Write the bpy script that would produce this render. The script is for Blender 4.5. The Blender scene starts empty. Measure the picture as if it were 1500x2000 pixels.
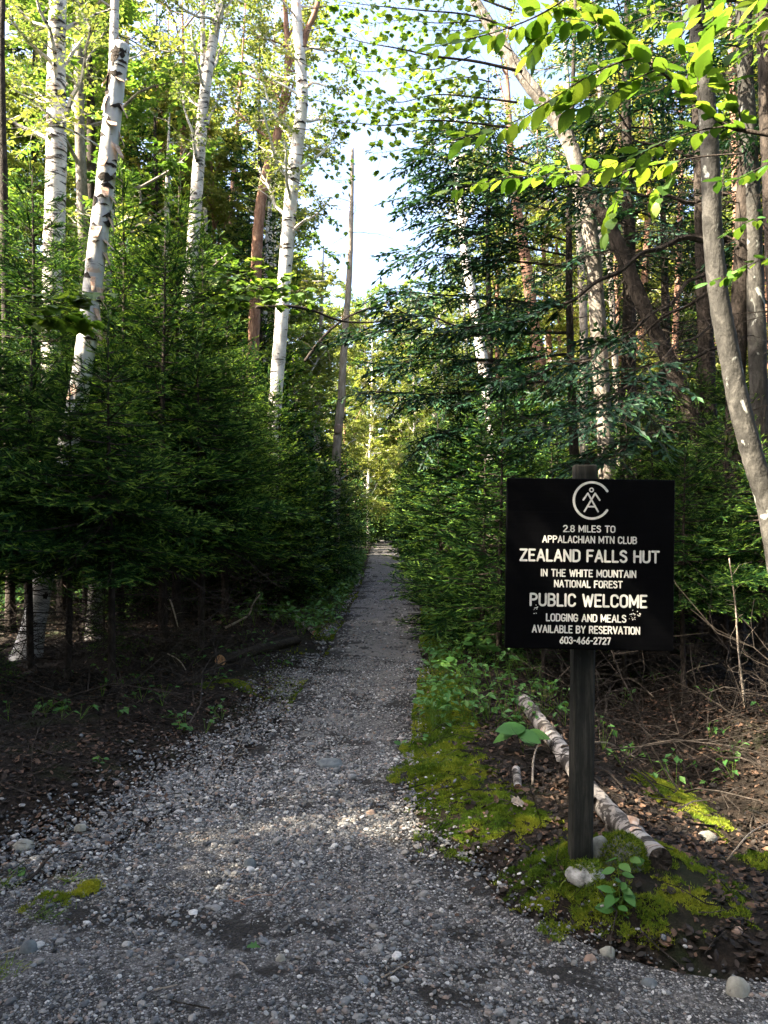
import bpy, math, random
import numpy as np
from mathutils import Vector, Matrix

sc = bpy.context.scene
COL = sc.collection
PI = math.pi

# ------------------------------------------------------------------ camera
H_CAM = 1.55
PITCH = math.atan(25 / 1500)
cam_data = bpy.data.cameras.new("camera")
cam = bpy.data.objects.new("camera", cam_data)
COL.objects.link(cam)
cam.location = (0, 0, H_CAM)
cam.rotation_euler = (PI / 2 + PITCH, 0, 0)
cam_data.sensor_fit = 'HORIZONTAL'
cam_data.sensor_width = 36
cam_data.lens = 36
cam_data.clip_start = 0.05
cam_data.clip_end = 2000
sc.camera = cam

# ------------------------------------------------------------------ sky, sun, exposure
SUN_EL = math.radians(44)
SUN_AZ = math.atan2(-0.93, -0.32)          # from +Y towards +X
sun_dir = Vector((math.sin(SUN_AZ) * math.cos(SUN_EL), math.cos(SUN_AZ) * math.cos(SUN_EL), math.sin(SUN_EL)))
world = bpy.data.worlds.new("World")
sc.world = world
world.use_nodes = True
wn, wl = world.node_tree.nodes, world.node_tree.links
wn.clear()
sky = wn.new("ShaderNodeTexSky")
sky.sky_type = 'NISHITA'
sky.sun_disc = False
sky.sun_elevation = SUN_EL
sky.sun_rotation = SUN_AZ
sky.air_density = 0.7
sky.dust_density = 5.0
sky.ozone_density = 0.6
bg = wn.new("ShaderNodeBackground")
bg.inputs["Strength"].default_value = 0.105
wo = wn.new("ShaderNodeOutputWorld")
wl.new(sky.outputs[0], bg.inputs[0])
wl.new(bg.outputs[0], wo.inputs[0])
sl = bpy.data.lights.new("sun", 'SUN')
sl.energy = 5.0
sl.angle = math.radians(0.5)
sl.color = (1.0, 0.87, 0.66)
so = bpy.data.objects.new("sun", sl)
so.rotation_euler = (-sun_dir).to_track_quat('-Z', 'Y').to_euler()
so.location = (-20, 10, 30)
COL.objects.link(so)
sc.view_settings.view_transform = 'Standard'
sc.view_settings.look = 'None'
sc.view_settings.exposure = 3.25
sc.view_settings.gamma = 1
sc.cycles.max_bounces = 5
sc.cycles.diffuse_bounces = 3
sc.cycles.glossy_bounces = 2
sc.cycles.transmission_bounces = 3
sc.cycles.transparent_max_bounces = 4
sc.cycles.caustics_reflective = False
sc.cycles.caustics_refractive = False
sc.cycles.sample_clamp_indirect = 6
sc.cycles.use_denoising = True

# ------------------------------------------------------------------ helpers
def W(px, py, Y):
    """world point at forward distance Y seen at a position of the 1500x2000 photograph"""
    u, v = (px - 750) / 1500, (1000 - py) / 1500
    cy = math.cos(PITCH) - v * math.sin(PITCH)
    cz = math.sin(PITCH) + v * math.cos(PITCH)
    return np.array((u / cy * Y, Y, H_CAM + cz / cy * Y))


def nrm(a):
    a = np.asarray(a, float)
    return a / np.maximum(np.linalg.norm(a, axis=-1, keepdims=True), 1e-9)


def hash2(ix, iy, s):
    h = (ix.astype(np.int64) * 374761393 + iy.astype(np.int64) * 668265263 + s * 1442695041) & 0xffffffff
    h = ((h ^ (h >> 13)) * 1274126177) & 0xffffffff
    return ((h ^ (h >> 16)) & 0xffff) / 65535.0


def vnoise(x, y, s=0):
    x, y = np.asarray(x, float), np.asarray(y, float)
    ix, iy = np.floor(x), np.floor(y)
    fx, fy = x - ix, y - iy
    fx, fy = fx * fx * (3 - 2 * fx), fy * fy * (3 - 2 * fy)
    a, b = hash2(ix, iy, s), hash2(ix + 1, iy, s)
    c, d = hash2(ix, iy + 1, s), hash2(ix + 1, iy + 1, s)
    return (a + (b - a) * fx) * (1 - fy) + (c + (d - c) * fx) * fy


def fbm(x, y, s=0, o=3):
    t, a, n = 0, 0.5, 0
    for i in range(o):
        t = t + a * vnoise(x * 2 ** i, y * 2 ** i, s + i)
        n += a
        a *= 0.5
    return t / n - 0.5


def sstep(a, b, x):
    t = np.clip((x - a) / (b - a), 0, 1)
    return t * t * (3 - 2 * t)


class MB:
    """collects triangles and quads, becomes one mesh object"""
    def __init__(self):
        self.v, self.f, self.t, self.m, self.n = [], [], [], [], 0

    def add(self, V, F, tint=None, mat=0):
        V = np.asarray(V, np.float32).reshape(-1, 3)
        F = np.asarray(F, np.int64)
        if len(V) == 0 or len(F) == 0:
            return
        self.v.append(V)
        self.f.append(F + self.n)
        self.m.append(mat)
        if tint is None:
            tint = 0.5
        self.t.append(np.broadcast_to(np.asarray(tint, np.float32), (len(V),)))
        self.n += len(V)

    def mesh(self, name, mats, smooth=False):
        me = bpy.data.meshes.new(name)
        V = np.concatenate(self.v)
        me.vertices.add(len(V))
        me.vertices.foreach_set("co", V.ravel())
        lv = np.concatenate([f.ravel() for f in self.f]).astype(np.int32)
        tot = np.concatenate([np.full(len(f), f.shape[1]) for f in self.f]).astype(np.int32)
        mi = np.concatenate([np.full(len(f), m) for f, m in zip(self.f, self.m)]).astype(np.int32)
        st = np.zeros(len(tot), np.int32)
        st[1:] = np.cumsum(tot)[:-1]
        me.loops.add(len(lv))
        me.loops.foreach_set("vertex_index", lv)
        me.polygons.add(len(tot))
        me.polygons.foreach_set("loop_start", st)
        me.polygons.foreach_set("material_index", mi)
        me.polygons.foreach_set("use_smooth", np.full(len(tot), smooth))
        at = me.attributes.new("tint", 'FLOAT', 'POINT')
        at.data.foreach_set("value", np.concatenate(self.t))
        for m in (mats if isinstance(mats, (list, tuple)) else [mats]):
            me.materials.append(m)
        me.update(calc_edges=True)
        return me

    def build(self, name, mats, parent=None, smooth=False):
        return link(name, self.mesh(name, mats, smooth), parent)


def link(name, me, parent=None):
    o = bpy.data.objects.new(name, me)
    COL.objects.link(o)
    if parent is not None:
        o.parent = parent
    return o


def tag(o, label=None, cat=None, group=None, kind=None):
    if label: o["label"] = label
    if cat: o["category"] = cat
    if group: o["group"] = group
    if kind: o["kind"] = kind
    return o


def thing(name, label, cat, loc=(0, 0, 0), group=None, rz=0, s=1):
    o = bpy.data.objects.new(name, None)
    o.empty_display_size = 0.2
    COL.objects.link(o)
    o.location = [float(c) for c in loc]
    o.rotation_euler = (0, 0, rz)
    o.scale = (s, s, s)
    return tag(o, label, cat, group)


def copy_thing(root, loc, rz=0, s=1, label=None, group=None, tilt=(0, 0)):
    r = root.copy()
    COL.objects.link(r)
    r.location = [float(c) for c in loc]
    r.rotation_euler = (tilt[0], tilt[1], rz)
    r.scale = (s, s, s)
    if label: r["label"] = label
    if group: r["group"] = group
    for ch in root.children:
        c = ch.copy()
        COL.objects.link(c)
        c.parent = r
        for g in ch.children:
            d = g.copy()
            COL.objects.link(d)
            d.parent = c
    return r


def path_smooth(P, k=6):
    """Catmull-Rom through points"""
    P = np.asarray(P, float)
    if len(P) < 3:
        return np.array([P[0] + (P[-1] - P[0]) * t for t in np.linspace(0, 1, k + 1)])
    Q = np.vstack([2 * P[0] - P[1], P, 2 * P[-1] - P[-2]])
    out = []
    for i in range(len(P) - 1):
        a, b, c, d = Q[i:i + 4]
        for t in np.linspace(0, 1, k, endpoint=False):
            out.append(0.5 * (2 * b + (c - a) * t + (2 * a - 5 * b + 4 * c - d) * t * t + (3 * b - a - 3 * c + d) * t ** 3))
    out.append(P[-1])
    return np.array(out)


def tube(mb, P, R, n=8, mat=0, jit=0.0, cap=True, rng=None, tint=0.5):
    P = np.asarray(P, float)
    k = len(P)
    R = np.interp(np.linspace(0, 1, k), np.linspace(0, 1, len(np.atleast_1d(R))), np.atleast_1d(R)) if np.ndim(R) else np.full(k, R)
    T = np.gradient(P, axis=0)
    T = nrm(T)
    ref = np.array((0, 0, 1.0)) if abs(T[0][2]) < 0.8 else np.array((1.0, 0, 0))
    a = nrm(np.cross(T[0], ref))
    A = []
    for t in T:
        a = nrm(a - t * np.dot(a, t))
        A.append(a)
    A = np.array(A)
    B = np.cross(T, A)
    th = np.linspace(0, 2 * PI, n, endpoint=False)
    rr = R[:, None] * np.ones((1, n))
    if jit:
        rng = rng or np.random.default_rng(1)
        rr = rr * (1 + jit * (rng.random((k, n)) - 0.5) + jit * (rng.random((k, 1)) - 0.5))
    V = P[:, None, :] + rr[..., None] * (np.cos(th)[None, :, None] * A[:, None, :] + np.sin(th)[None, :, None] * B[:, None, :])
    V = V.reshape(-1, 3)
    i = np.arange(k - 1)[:, None] * n
    j = np.arange(n)[None, :]
    j2 = (j + 1) % n
    F = np.stack([i + j, i + j2, i + n + j2, i + n + j], -1).reshape(-1, 4)
    if not cap:
        mb.add(V, F, tint, mat)
        return
    nv = len(V)
    V = np.vstack([V, P[:1], P[-1:]])
    idx = np.arange(n)
    T0 = np.stack([np.full(n, nv), (idx + 1) % n, idx], -1)
    o = (k - 1) * n
    T1 = np.stack([np.full(n, nv + 1), o + idx, o + (idx + 1) % n], -1)
    at = mb.n
    mb.add(V, F, tint, mat)
    mb.f.append(np.vstack([T0, T1]) + at)
    mb.m.append(mat)


def sticks(mb, P0, P1, r0, r1, mat=0, tint=0.5):
    """many thin three-sided sticks at once"""
    P0, P1 = np.asarray(P0, float).reshape(-1, 3), np.asarray(P1, float).reshape(-1, 3)
    n = len(P0)
    if n == 0:
        return
    r0 = np.broadcast_to(np.asarray(r0, float), (n,))
    r1 = np.broadcast_to(np.asarray(r1, float), (n,))
    d = nrm(P1 - P0)
    ref = np.where(np.abs(d[:, 2:3]) < 0.8, np.array([[0, 0, 1.0]]), np.array([[1.0, 0, 0]]))
    a = nrm(np.cross(d, ref))
    b = np.cross(d, a)
    V = np.zeros((n, 6, 3))
    for k in range(3):
        w = math.cos(k * 2 * PI / 3) * a + math.sin(k * 2 * PI / 3) * b
        V[:, k] = P0 + w * r0[:, None]
        V[:, 3 + k] = P1 + w * r1[:, None]
    base = (np.arange(n) * 6)[:, None, None]
    F = base + np.array([[0, 1, 4, 3], [1, 2, 5, 4], [2, 0, 3, 5]])[None]
    mb.add(V.reshape(-1, 3), F.reshape(-1, 4), tint, mat)


# ------------------------------------------------------------------ materials
def mat_new(name):
    m = bpy.data.materials.new(name)
    m.use_nodes = True
    nt = m.node_tree
    nt.nodes.clear()
    return m, nt.nodes, nt.links


def N(nodes, kind, **kw):
    n = nodes.new(kind)
    for k, v in kw.items():
        if k.startswith("i_"):
            n.inputs[k[2:].replace("_", " ")].default_value = v
        else:
            setattr(n, k, v)
    return n


def ramp(nodes, stops, interp='LINEAR'):
    r = nodes.new("ShaderNodeValToRGB")
    r.color_ramp.interpolation = interp
    e = r.color_ramp.elements
    while len(e) < len(stops):
        e.new(0.5)
    for el, (p, c) in zip(e, stops):
        el.position = p
        el.color = (*c, 1) if len(c) == 3 else c
    return r


def mix(nodes, links, fac, a, b, mode='MIX'):
    m = nodes.new("ShaderNodeMix")
    m.data_type = 'RGBA'
    m.blend_type = mode
    for sock, v in ((m.inputs[0], fac), (m.inputs[6], a), (m.inputs[7], b)):
        if hasattr(v, "links"):
            links.new(v, sock)
        elif isinstance(v, (int, float)):
            sock.default_value = v
        else:
            sock.default_value = (*v, 1)
    return m.outputs[2]


def coords(nodes, links, scale=(1, 1, 1)):
    tc = nodes.new("ShaderNodeTexCoord")
    mp = nodes.new("ShaderNodeMapping")
    mp.inputs["Scale"].default_value = scale
    links.new(tc.outputs["Object"], mp.inputs[0])
    return mp.outputs[0]


def noise(nodes, links, vec, scale, detail=4, rough=0.6, dist=0):
    n = nodes.new("ShaderNodeTexNoise")
    n.inputs["Scale"].default_value = scale
    n.inputs["Detail"].default_value = detail
    n.inputs["Roughness"].default_value = rough
    n.inputs["Distortion"].default_value = dist
    links.new(vec, n.inputs["Vector"])
    return n.outputs["Fac"]


def finish(nodes, links, col, rough=0.8, spec=0.3, bump=None, bstr=0.5, bdist=0.01):
    p = nodes.new("ShaderNodeBsdfPrincipled")
    if hasattr(col, "links"):
        links.new(col, p.inputs["Base Color"])
    else:
        p.inputs["Base Color"].default_value = (*col, 1)
    if hasattr(rough, "links"):
        links.new(rough, p.inputs["Roughness"])
    else:
        p.inputs["Roughness"].default_value = rough
    p.inputs["Specular IOR Level"].default_value = spec
    if bump is not None:
        b = nodes.new("ShaderNodeBump")
        b.inputs["Strength"].default_value = bstr
        b.inputs["Distance"].default_value = bdist
        links.new(bump, b.inputs["Height"])
        links.new(b.outputs[0], p.inputs["Normal"])
    o = nodes.new("ShaderNodeOutputMaterial")
    links.new(p.outputs[0], o.inputs[0])
    return p


def leaf_material(name, dark, mid, light, trans=0.35, rough=0.5, spec=0.3, tcol=None):
    m, n, l = mat_new(name)
    at = N(n, "ShaderNodeAttribute", attribute_name="tint")
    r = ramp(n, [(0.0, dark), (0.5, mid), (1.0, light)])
    l.new(at.outputs["Fac"], r.inputs[0])
    oi = n.new("ShaderNodeObjectInfo")         # every tree its own shade of green
    hv = ramp(n, [(0.0, (0.72, 0.82, 0.80)), (0.35, (1.05, 1.0, 0.9)), (0.7, (0.9, 1.0, 1.05)), (1.0, (1.3, 1.2, 0.95))])
    l.new(oi.outputs["Random"], hv.inputs[0])
    tone = mix(n, l, 1.0, r.outputs[0], hv.outputs[0], 'MULTIPLY')
    p = n.new("ShaderNodeBsdfPrincipled")
    l.new(tone, p.inputs["Base Color"])
    p.inputs["Roughness"].default_value = rough
    p.inputs["Specular IOR Level"].default_value = spec
    t = n.new("ShaderNodeBsdfTranslucent")
    tc = mix(n, l, 1.0, tone, tcol or (1.5, 1.25, 0.55), 'MULTIPLY')
    l.new(tc, t.inputs[0])
    ms = n.new("ShaderNodeMixShader")
    ms.inputs[0].default_value = trans
    l.new(p.outputs[0], ms.inputs[1])
    l.new(t.outputs[0], ms.inputs[2])
    o = n.new("ShaderNodeOutputMaterial")
    l.new(ms.outputs[0], o.inputs[0])
    return m


def bark_material(name, c0, c1, c2, zs=0.35, scale=9, patches=None, bstr=0.7):
    m, n, l = mat_new(name)
    v = coords(n, l, (1, 1, zs))
    f = noise(n, l, v, scale, 6, 0.7, 0.4)
    r = ramp(n, [(0.3, c0), (0.5, c1), (0.72, c2)])
    l.new(f, r.inputs[0])
    col = r.outputs[0]
    if patches:
        v2 = coords(n, l, (1, 1, 0.6))
        g = noise(n, l, v2, patches[1], 4, 0.6, 0.6)
        pr = ramp(n, [(patches[2], (0, 0, 0)), (patches[2] + 0.06, (1, 1, 1))])
        l.new(g, pr.inputs[0])
        col = mix(n, l, pr.outputs[0], col, patches[0])
    f2 = noise(n, l, v, scale * 4, 4, 0.6)
    ad = N(n, "ShaderNodeMath", operation='ADD')
    l.new(f, ad.inputs[0]); l.new(f2, ad.inputs[1])
    finish(n, l, col, 0.9, 0.2, ad.outputs[0], bstr, 0.02)
    return m


def birch_material(name, white, grey, peel=(0.45, 0.24, 0.13), dark_amount=0.42, moss=None):
    m, n, l = mat_new(name)
    v = coords(n, l, (1, 1, 1))
    vs = coords(n, l, (3.5, 3.5, 20))
    base = noise(n, l, v, 3.0, 4, 0.6)
    rb = ramp(n, [(0.35, grey), (0.6, white)])
    l.new(base, rb.inputs[0])
    pk = noise(n, l, coords(n, l, (1.5, 1.5, 2.5)), 2.6, 4, 0.6, 0.5)
    rp = ramp(n, [(0.60, (0, 0, 0)), (0.68, (0.7, 0.7, 0.7))])
    l.new(pk, rp.inputs[0])
    col = mix(n, l, rp.outputs[0], rb.outputs[0], peel)
    lent = noise(n, l, vs, 1.6, 5, 0.75, 0.3)
    rl = ramp(n, [(0.60, (0, 0, 0)), (0.68, (1, 1, 1))])
    l.new(lent, rl.inputs[0])
    col = mix(n, l, rl.outputs[0], col, (0.05, 0.045, 0.04))
    band = noise(n, l, coords(n, l, (2.4, 2.4, 7)), 1.3, 6, 0.75, 1.2)
    rk = ramp(n, [(1 - dark_amount, (0, 0, 0)), (1 - dark_amount + 0.05, (1, 1, 1))])
    l.new(band, rk.inputs[0])
    col = mix(n, l, rk.outputs[0], col, (0.035, 0.03, 0.027))
    finish(n, l, col, 0.75, 0.25, lent, 0.6, 0.008)
    return m


M_SPRUCE = leaf_material("spruce_needles", (0.006, 0.026, 0.009), (0.028, 0.088, 0.026), (0.21, 0.35, 0.075), 0.25, 0.6, 0.12)
M_HEMLOCK = leaf_material("hemlock_needles", (0.005, 0.022, 0.014), (0.013, 0.048, 0.028), (0.045, 0.115, 0.05), 0.2, 0.55, 0.2)
M_BIRCHLEAF = leaf_material("birch_leaves", (0.065, 0.115, 0.035), (0.15, 0.19, 0.055), (0.26, 0.265, 0.085), 0.5, 0.5, 0.3, (1.25, 1.2, 0.6))
M_MAPLELEAF = leaf_material("maple_leaves", (0.05, 0.11, 0.03), (0.105, 0.175, 0.05), (0.19, 0.245, 0.075), 0.5, 0.5, 0.3, (1.35, 1.35, 0.45))
M_HEROLEAF = leaf_material("beech_leaves", (0.045, 0.10, 0.022), (0.085, 0.155, 0.032), (0.16, 0.23, 0.045), 0.55, 0.45, 0.3, (1.5, 1.45, 0.6))
M_HERB = leaf_material("herb_leaves", (0.03, 0.09, 0.02), (0.06, 0.16, 0.035), (0.12, 0.22, 0.05), 0.3, 0.5, 0.3)
M_MOSS = leaf_material("moss_tufts", (0.030, 0.068, 0.011), (0.105, 0.165, 0.018), (0.27, 0.29, 0.035), 0.35, 0.8, 0.1)
M_GRASS = leaf_material("grass_blades", (0.05, 0.12, 0.015), (0.10, 0.18, 0.02), (0.20, 0.24, 0.03), 0.35, 0.5, 0.3)
M_LITTER = leaf_material("dead_leaves", (0.008, 0.006, 0.0045), (0.022, 0.014, 0.010), (0.12, 0.072, 0.05), 0.1, 0.65, 0.3, (1.2, 0.9, 0.6))
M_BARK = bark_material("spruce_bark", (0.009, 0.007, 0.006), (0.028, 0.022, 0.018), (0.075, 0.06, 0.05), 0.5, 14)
M_REDBARK = bark_material("red_spruce_bark", (0.06, 0.032, 0.022), (0.21, 0.115, 0.08), (0.34, 0.22, 0.16), 0.4, 12)
M_MAPLEBARK = bark_material("maple_bark", (0.013, 0.0125, 0.0115), (0.037, 0.0355, 0.0325), (0.095, 0.09, 0.082), 0.6, 7, ((0.27, 0.28, 0.26), 6.5, 0.62))
M_GREYBARK = bark_material("grey_bark", (0.06, 0.052, 0.045), (0.17, 0.15, 0.13), (0.32, 0.29, 0.255), 0.5, 8, ((0.05, 0.04, 0.035), 6.0, 0.60))
M_DEADWOOD = bark_material("dead_wood", (0.16, 0.13, 0.10), (0.30, 0.25, 0.20), (0.42, 0.37, 0.32), 0.3, 14)
M_LITTERTWIG = bark_material("litter_twig", (0.010, 0.008, 0.007), (0.028, 0.023, 0.019), (0.085, 0.07, 0.06), 0.5, 14)
M_DARKTWIG = bark_material("dark_twig", (0.012, 0.009, 0.008), (0.032, 0.025, 0.020), (0.075, 0.06, 0.05), 0.5, 20)
M_BIRCH = birch_material("birch_bark", (0.66, 0.63, 0.60), (0.40, 0.38, 0.36), dark_amount=0.40)
M_BIRCH2 = birch_material("rough_birch_bark", (0.58, 0.54, 0.50), (0.30, 0.28, 0.26), dark_amount=0.47)
M_SNAG = birch_material("snag_birch_bark", (0.60, 0.59, 0.575), (0.46, 0.45, 0.44), (0.50, 0.33, 0.22), dark_amount=0.40)

# ------------------------------------------------------------------ terrain
_ey = [-30, 1.0, 2.2, 2.49, 2.66, 2.78, 3.0, 3.44, 4.04, 4.9, 6.2, 8.45, 13.3, 18.6, 42, 80, 140]
_el = [-8, -7, -6, -4, -3.0, -2.3, -1.95, -1.48, -1.22, -.97, -.86, -.76, -.68, -.64, -.85, -1.0, -1.0]
_er = [8, 7, 3.2, 2.0, 1.10, .80, .58, .46, .17, .20, .31, .46, .70, .88, .95, 1.0, 1.0]


def edge_l(y): return np.interp(y, _ey, _el) + 0.10 * fbm(y * 2.3, y * 0 + 3.3, 5)
def edge_r(y): return np.interp(y, _ey, _er) + 0.08 * fbm(y * 2.9, y * 0 + 8.3, 6)


MOUNDS = [  # x, y, rx, ry, height
    (0.36, 4.50, 0.24, 0.72, 0.075), (0.62, 3.95, 0.20, 0.36, 0.05),
    (0.72, 3.17, 0.22, 0.26, 0.11), (1.08, 3.30, 0.30, 0.26, 0.10), (0.98, 2.98, 0.32, 0.16, 0.06),
    (1.80, 3.62, 0.17, 0.17, 0.12), (-1.36, 3.13, 0.10, 0.08, 0.035), (-1.24, 3.26, 0.06, 0.07, 0.02), (-1.42, 6.9, 0.30, 0.38, 0.08),
    (0.50, 5.9, 0.20, 0.7, 0.06), (1.9, 4.9, 0.25, 0.5, 0.08), (0.62, 7.2, 0.16, 0.7, 0.05), (-1.62, 2.62, 0.08, 0.10, 0.03)]


def gz(x, y):
    x, y = np.asarray(x, float), np.asarray(y, float)
    l, r = np.interp(y, _ey, _el), np.interp(y, _ey, _er)
    off = np.maximum(np.maximum(l - x, x - r), 0)
    k = sstep(0.0, 1.4, off)
    z = k * (0.10 * fbm(x * 0.6 + 7, y * 0.6, 11) + 0.04 * fbm(x * 2.6, y * 2.6, 12))
    z = z + 0.13 * sstep(0.0, 1.3, l - x) + 0.04 * sstep(0, .4, x - r)
    fade = sstep(2.9, 3.9, y) * (1 - sstep(7.5, 10.5, y))
    z = z - 0.34 * fade * np.exp(-((x - 2.15) / 0.55) ** 2)
    z = z + 0.05 * fade * np.exp(-((x - 1.1) / 0.4) ** 2)
    for (mx, my, rx, ry, h) in MOUNDS:
        d = ((x - mx) / rx) ** 2 + ((y - my) / ry) ** 2
        z = z + h * np.exp(-1.1 * d) * (1 + 0.9 * fbm(x * 11, y * 11, 21) + .35 * fbm(x * 40, y * 40, 22))
    z = z + 0.03 * fbm(x * 0.9, y * 0.9, 31) + 0.012 * fbm(x * 5, y * 5, 33)
    return z


def g1(x, y): return float(gz(np.array([x]), np.array([y]))[0])


def on_ground(px, py):
    """the point of the ground seen at a pixel of the photograph"""
    Y = 1500 * H_CAM / max(py - 1025, 4)
    for _ in range(6):
        p = W(px, py, Y)
        Y = Y * (H_CAM - g1(p[0], Y)) / max(H_CAM - p[2], 1e-3)
    p = W(px, py, Y)
    return np.array((p[0], p[1], g1(p[0], p[1])))


def spacing(lo, hi, step, far0, far1, grow=1.18):
    a = list(np.arange(lo, hi, step))
    s, x = step, hi
    while x < far1:
        a.append(x); s *= grow; x += s
    a.append(far1)
    s, x = step, lo - step
    b = []
    while x > far0:
        b.append(x); s *= grow; x -= s
    b.append(far0)
    return np.array(b[::-1] + a)


def grid(mb, xs, ys, zf, mat=0, tint=0.5):
    X, Y = np.meshgrid(xs, ys)
    V = np.stack([X, Y, zf(X, Y)], -1).reshape(-1, 3)
    nx = len(xs)
    i = np.arange(len(ys) - 1)[:, None] * nx + np.arange(nx - 1)[None]
    mb.add(V, np.stack([i, i + 1, i + nx + 1, i + nx], -1).reshape(-1, 4), tint, mat)


def soil_material():
    m, n, l = mat_new("forest_soil")
    v = coords(n, l)
    f = noise(n, l, v, 9, 8, 0.75, 0.3)
    r = ramp(n, [(0.32, (0.005, 0.004, 0.003)), (0.52, (0.016, 0.012, 0.009)), (0.70, (0.045, 0.031, 0.022))])
    l.new(f, r.inputs[0])
    g = noise(n, l, v, 1.3, 4, 0.6)
    rg = ramp(n, [(0.55, (0, 0, 0)), (0.66, (0.7, 0.7, 0.7))])
    l.new(g, rg.inputs[0])
    col = mix(n, l, rg.outputs[0], r.outputs[0], (0.016, 0.024, 0.007))
    f2 = noise(n, l, v, 45, 6, 0.7)
    finish(n, l, col, 0.95, 0.15, f2, 1.0, 0.02)
    return m


def path_material():
    m, n, l = mat_new("gravel_path")
    v = coords(n, l)
    vo = n.new("ShaderNodeTexVoronoi")
    vo.inputs["Scale"].default_value = 95
    vo.inputs["Randomness"].default_value = 1
    l.new(v, vo.inputs["Vector"])
    vb = n.new("ShaderNodeTexVoronoi")
    vb.inputs["Scale"].default_value = 38
    l.new(v, vb.inputs["Vector"])
    bw = n.new("ShaderNodeSeparateColor")
    l.new(vo.outputs["Color"], bw.inputs[0])
    r = ramp(n, [(0.0, (0.035, 0.033, 0.033)), (0.45, (0.10, 0.098, 0.10)), (0.8, (0.21, 0.205, 0.205)), (1.0, (0.42, 0.41, 0.40))])
    l.new(bw.outputs[0], r.inputs[0])
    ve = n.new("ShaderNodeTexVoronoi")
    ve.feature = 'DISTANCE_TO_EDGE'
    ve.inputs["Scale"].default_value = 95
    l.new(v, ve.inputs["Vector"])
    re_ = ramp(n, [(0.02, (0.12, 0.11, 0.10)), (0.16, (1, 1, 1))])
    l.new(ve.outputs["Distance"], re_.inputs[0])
    st = mix(n, l, 1.0, r.outputs[0], re_.outputs[0], 'MULTIPLY')  # dark seams between pebbles: soil, with crevice shade painted in
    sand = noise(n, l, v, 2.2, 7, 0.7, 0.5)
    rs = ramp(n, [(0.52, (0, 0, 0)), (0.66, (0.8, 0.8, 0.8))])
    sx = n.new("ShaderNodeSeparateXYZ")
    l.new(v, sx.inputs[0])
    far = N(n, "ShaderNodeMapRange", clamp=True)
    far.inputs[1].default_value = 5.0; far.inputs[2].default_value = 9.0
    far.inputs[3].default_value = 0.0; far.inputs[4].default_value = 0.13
    l.new(sx.outputs["Y"], far.inputs[0])  # more pale fines down the trail, also standing in for skylight there
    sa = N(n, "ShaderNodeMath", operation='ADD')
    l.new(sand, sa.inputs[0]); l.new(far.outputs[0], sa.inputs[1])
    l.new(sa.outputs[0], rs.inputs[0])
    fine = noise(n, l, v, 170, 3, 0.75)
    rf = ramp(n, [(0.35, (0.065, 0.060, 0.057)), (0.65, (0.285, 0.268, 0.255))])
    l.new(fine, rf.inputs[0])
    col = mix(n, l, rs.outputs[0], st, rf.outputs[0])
    at = N(n, "ShaderNodeAttribute", attribute_name="tint")
    brk = noise(n, l, v, 26, 5, 0.75)
    su = N(n, "ShaderNodeMath", operation='MULTIPLY_ADD')
    su.inputs[1].default_value = 1.2
    l.new(brk, su.inputs[0]); l.new(at.outputs["Fac"], su.inputs[2])
    rh = ramp(n, [(0.64, (0, 0, 0)), (1.05, (0.93, 0.93, 0.93))])
    l.new(su.outputs[0], rh.inputs[0])
    col = mix(n, l, rh.outputs[0], col, (0.016, 0.014, 0.0125))
    hm = N(n, "ShaderNodeMath", operation='ADD')
    l.new(vo.outputs["Distance"], hm.inputs[0])
    l.new(vb.outputs["Distance"], hm.inputs[1])
    inv = N(n, "ShaderNodeMath", operation='MULTIPLY')
    inv.inputs[1].default_value = -1
    l.new(hm.outputs[0], inv.inputs[0])
    finish(n, l, col, 0.85, 0.3, inv.outputs[0], 0.8, 0.012)
    return m


def stone_material(name="pebble_stone", dark=1.0):
    m, n, l = mat_new(name)
    g = n.new("ShaderNodeNewGeometry")
    r = ramp(n, [(0.0, (0.036, 0.037, 0.040)), (0.25, (0.09, 0.094, 0.102)), (0.45, (0.175, 0.188, 0.20)), (0.62, (0.28, 0.268, 0.255)), (0.78, (0.15, 0.146, 0.142)), (0.90, (0.26, 0.19, 0.155)), (0.93, (0.38, 0.375, 0.365)), (1.0, (0.55, 0.54, 0.53))])
    l.new(g.outputs["Random Per Island"], r.inputs[0])
    f = noise(n, l, coords(n, l), 120, 5, 0.7)
    rf = ramp(n, [(0.3, (0.62, 0.62, 0.62)), (0.7, (1.12, 1.12, 1.12))])
    l.new(f, rf.inputs[0])
    col = mix(n, l, 1.0, r.outputs[0], rf.outputs[0], 'MULTIPLY')
    finish(n, l, col, 0.75, 0.3, f, 0.35, 0.004)
    return m


M_SOIL = soil_material()
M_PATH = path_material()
M_STONE = stone_material()

mb = MB()
grid(mb, spacing(-4.5, 4.5, 0.06, -400, 400), spacing(1.0, 12, 0.06, -120, 900), gz)
tag(mb.build("ground", M_SOIL, smooth=True), kind="structure")

HUMUS = [(2.95, -.62, .22, .10), (3.35, -.75, .20, .16), (3.9, -.52, .16, .22), (5.5, -.16, .3, .30), (2.9, .38, .30, .10), (2.62, .62, .2, .09), (3.1, -1.25, .3, .14), (2.45, -.75, .22, .07), (4.3, .03, .16, .14), (4.6, -1.0, .4, .35), (6.4, .18, .15, .4), (3.55, .16, .2, .14), (2.5, .25, .12, .06)]


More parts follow.
